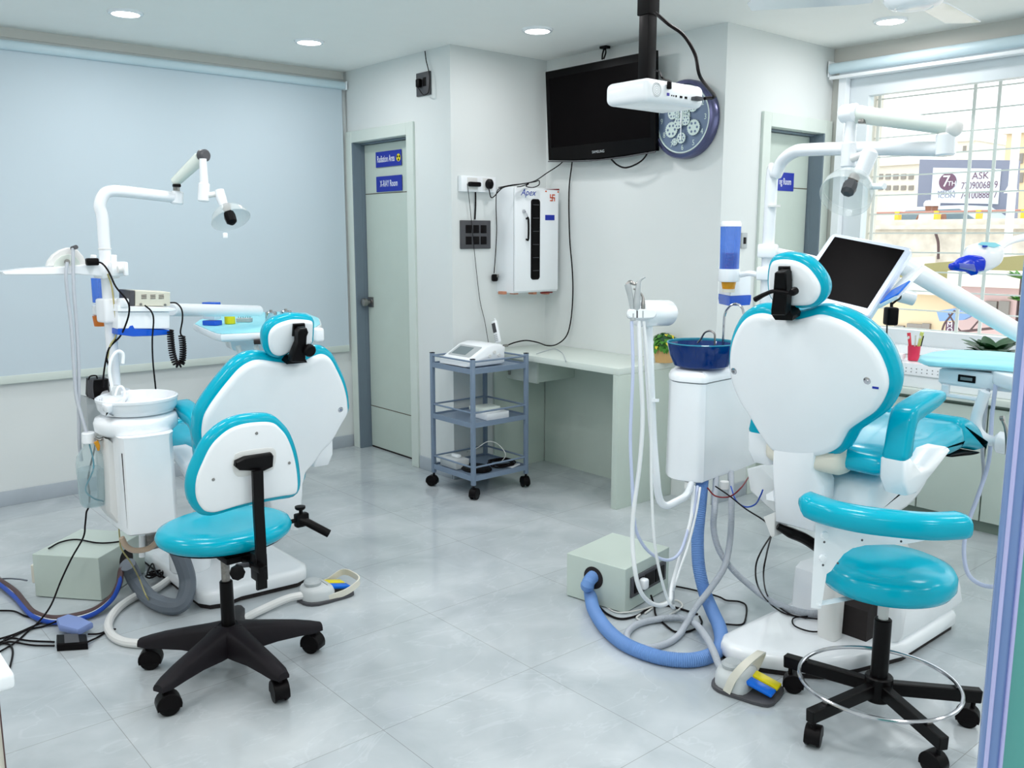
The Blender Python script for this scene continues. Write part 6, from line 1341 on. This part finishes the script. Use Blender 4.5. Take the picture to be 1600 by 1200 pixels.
for lb, pts in (
  ('black cable from the left cabinet edge looping to the adapter block', [(-20,1015,'z',Fz),(5,1005,'z',Fz),(20,1003,'z',Fz),(50,1008,'z',Fz),(85,1009,'z',Fz)]),
  ('black cable lying straight left of the adapter block', [(-20,1003,'z',Fz),(0,998,'z',Fz),(25,990,'z',Fz),(60,975,'z',Fz),(90,965,'z',.02)]),
  ('black cable crossing the floor bundle at bottom left', [(-20,1010,'z',Fz),(10,1000,'z',Fz),(40,985,'z',Fz),(70,978,'z',Fz),(95,968,'z',.03)]),
  ('black cable curling beside the white counter corner', [(15,1045,'z',Fz),(20,1020,'z',Fz),(16,1008,'z',Fz),(6,1004,'z',Fz),(12,996,'z',Fz),(45,1001,'z',Fz),(85,1003,'z',Fz)]),
  ('black cable pair leaving the adapter block to the right', [(137,991,'z',.012),(155,990,'z',Fz),(172,984,'z',Fz),(180,983,'z',.02)]),
  ('black cable looping back from the adapter block', [(137,1003,'z',.012),(152,996,'z',Fz),(165,988,'z',Fz),(178,983,'z',.02)]),
  ('black cable reaching the left photo edge below the hoses', [(-20,954,'z',Fz),(0,954,'z',Fz),(22,955,'z',Fz),(38,962,'z',Fz),(50,965,'z',Fz)]),
  ('long black cable rising from the floor in front of the floor box', [(0,1018,'z',Fz),(25,1003,'z',Fz),(45,985,'z',Fz),(62,970,'z',.03),(80,945,'z',.06),(95,908,'z',.12),(112,872,'z',.20),(130,840,'y',3.75),(133,820,'y',3.7),(135,800,'y',3.7)]),
  ('black cable lying across the top of the left floor box', [(76,857,'z',.196),(95,847,'z',.196),(120,843,'z',.196),(150,848,'z',.196),(172,848,'z',.196),(195,845,'z',.196)]),
  ('black cable going up from the bottle foot behind the bottle', [(135,800,'y',3.7),(139,790,'y',3.7),(140,770,'y',3.7),(138,745,'y',3.72),(150,690,'y',3.74),(158,640,'y',3.74)]),
  ('grey cable reaching the side switch of the left floor box', [(-20,907,'z',.02),(10,904,'z',.02),(30,905,'z',.06),(42,907,'z',.085)])):
    cord(lb, pts, .0035, 'wire' if not lb.startswith('grey') else 'tubeg', 'floor_cable', cat='cable')
cord('thin yellow tube hanging under the left unit down to the grey hose', [(185,812,'y',3.5),(187,840,'y',3.5),(190,858,'z',.3),(205,880,'z',.22),(218,905,'z',.10),(228,930,'z',.075),(240,945,'z',.012),(262,955,'z',.005)], .0028, 'yell', 'thin_tube', cat='tube')
m = MB(); rnd = random.Random(3); pts = [P(rnd.uniform(228,262), rnd.uniform(880,903), z=.02+rnd.uniform(0,.03)) for _ in range(14)]
tag(m.tube(pts, .004, n=6).build('cable_tangle', 'wire'), 'tangle of black cable between the left floor box and the chair base', 'cable')
# left tray
zt = 1.05
t = thing('instrument_tray', 'left instrument tray with pale teal top beyond the left headrest', 'tray', P(400,510,z=zt))
ol = [P(a,b,z=zt) for a,b in ((302,507),(310,501),(350,491),(440,488),(480,490),(500,498),(503,507),(492,514),(430,519),(370,522),(345,523),(334,521))]
MB().slab(ol, -Z, [(-.012,-.002),(-.002,0),(0,.006),(0,.022),(-.006,.032),(-.02,.036)]).build('tray_rim', 'white', t, sharp=50)
MB().slab(ol, Z, [(-.008,.0021),(-.008,.004),(-.012,.005)]).build('tray_liner', 'paper', t)
bd = [P(a,b,z=zt-.037) for a,b in ((350,527),(360,530),(430,529),(430,515),(370,512))]
MB().slab(bd, -Z, [(-.01,0),(0,.01),(-.01,.045),(-.03,.06)]).build('control_body', 'whitem', t, sharp=40)
e = P(405,535,z=zt-.055)
MB().box(P(407,534,d=4.15), (.06,.05,.018), .002, rz=-.4).build('display_panel', 'dark', t)
MB().box(P(497,523,d=4.3), (.05,.05,.07), .015, 3).build('tray_handle', 'white', t)
for a in (372, 400, 425): MB().cyl(P(a,540,d=4.2), P(a+4,558,d=4.2), .012, bev=.003).build('handpiece_hook', 'whited', t)
MB().cyl(P(268,484,y=3.80), P(404,486,d=4.5), .028, n=24, bev=.004).build('tray_pipe', 'whitem', t)
def on_tray(px, py): return P(px, py, z=zt+.0055)
c = on_tray(332, 508)
t = thing('dispenser_box', 'clear and blue plastic dispenser on the left tray', 'box', c)
MB().box(c+Z*.060, (.05,.07,.060), .003, rz=.5).build('box_body', 'frost', t)
MB().box(c+Z*.012, (.055,.08,.024), .004, rz=.5).build('box_base', 'blue', t)
MB().box(c+Z*.102, (.052,.075,.024), .004, rz=.5).build('box_lid', 'blue', t)
c = on_tray(359.5, 506)
t = thing('yellow_tub', 'small yellow plastic tub on the left tray', 'tub', c)
MB().lathe([(0,0),(.024,0),(.027,.003),(.026,.045),(.021,.046),(.020,.030),(0,.030)], c, Z, 24).build('tub_body', 'yellow', t)
c = on_tray(382, 503)
t = thing('bur_block', 'grey bur holder block with steel pins on the left tray', 'bur block', c)
u = V(RT.x, RT.y, 0).normalized(); w = Z.cross(u)
MB().box(c+Z*.010, (.076,.035,.020), .002, 1, ax=(u,w,Z)).build('block_base', 'grey', t)
m = MB()
for i in range(6): m.cyl(c+u*(-.03+.012*i)+Z*.0201, c+u*(-.03+.012*i)+Z*.034, .0016, n=6)
m.build('pins', 'nickel', t)
for px, lb in ((424,'polished steel cup on the left tray, left of the pair'),(447,'polished steel cup on the left tray, partly behind the headrest')):
    c = on_tray(px, 503 if px < 430 else 501)
    t = thing('steel_cup', lb, 'cup', c, 'steel cups on the left tray')
    MB().lathe([(0,0),(.028,0),(.030,.004),(.030,.050),(.026,.054),(0,.054)], c, Z, 28).build('cup_body', 'chrome', t)
    MB().lathe([(0,0),(.008,0),(.007,.008),(0,.009)], c+Z*.0541, Z, 14).build('lid_knob', 'nickel', t)
# ================================================================== CAMERA, LIGHT
cd_ = bpy.data.cameras.new('camera'); cd_.sensor_width = 36; cd_.lens = FOC/1600*36; cd_.clip_start = .02; cd_.clip_end = 500
cam = bpy.data.objects.new('camera', cd_); COL.objects.link(cam); cam.location = EYE
cam.rotation_euler = Matrix((RT, UP, -FW)).transposed().to_euler(); SC.camera = cam
w = bpy.data.worlds.new('world'); SC.world = w; w.use_nodes = True
nt = w.node_tree; bg = nt.nodes['Background']; bg.inputs['Color'].default_value = (.97,.98,1,1); bg.inputs['Strength'].default_value = 2.4
SC.view_settings.view_transform = 'Standard'; SC.view_settings.look = 'None'; SC.view_settings.exposure = 0
SC.cycles.max_bounces = 10; SC.cycles.transparent_max_bounces = 24; SC.cycles.diffuse_bounces = 6
SC.cycles.sample_clamp_indirect = 6; SC.cycles.use_denoising = True; SC.cycles.caustics_reflective = False; SC.cycles.caustics_refractive = False
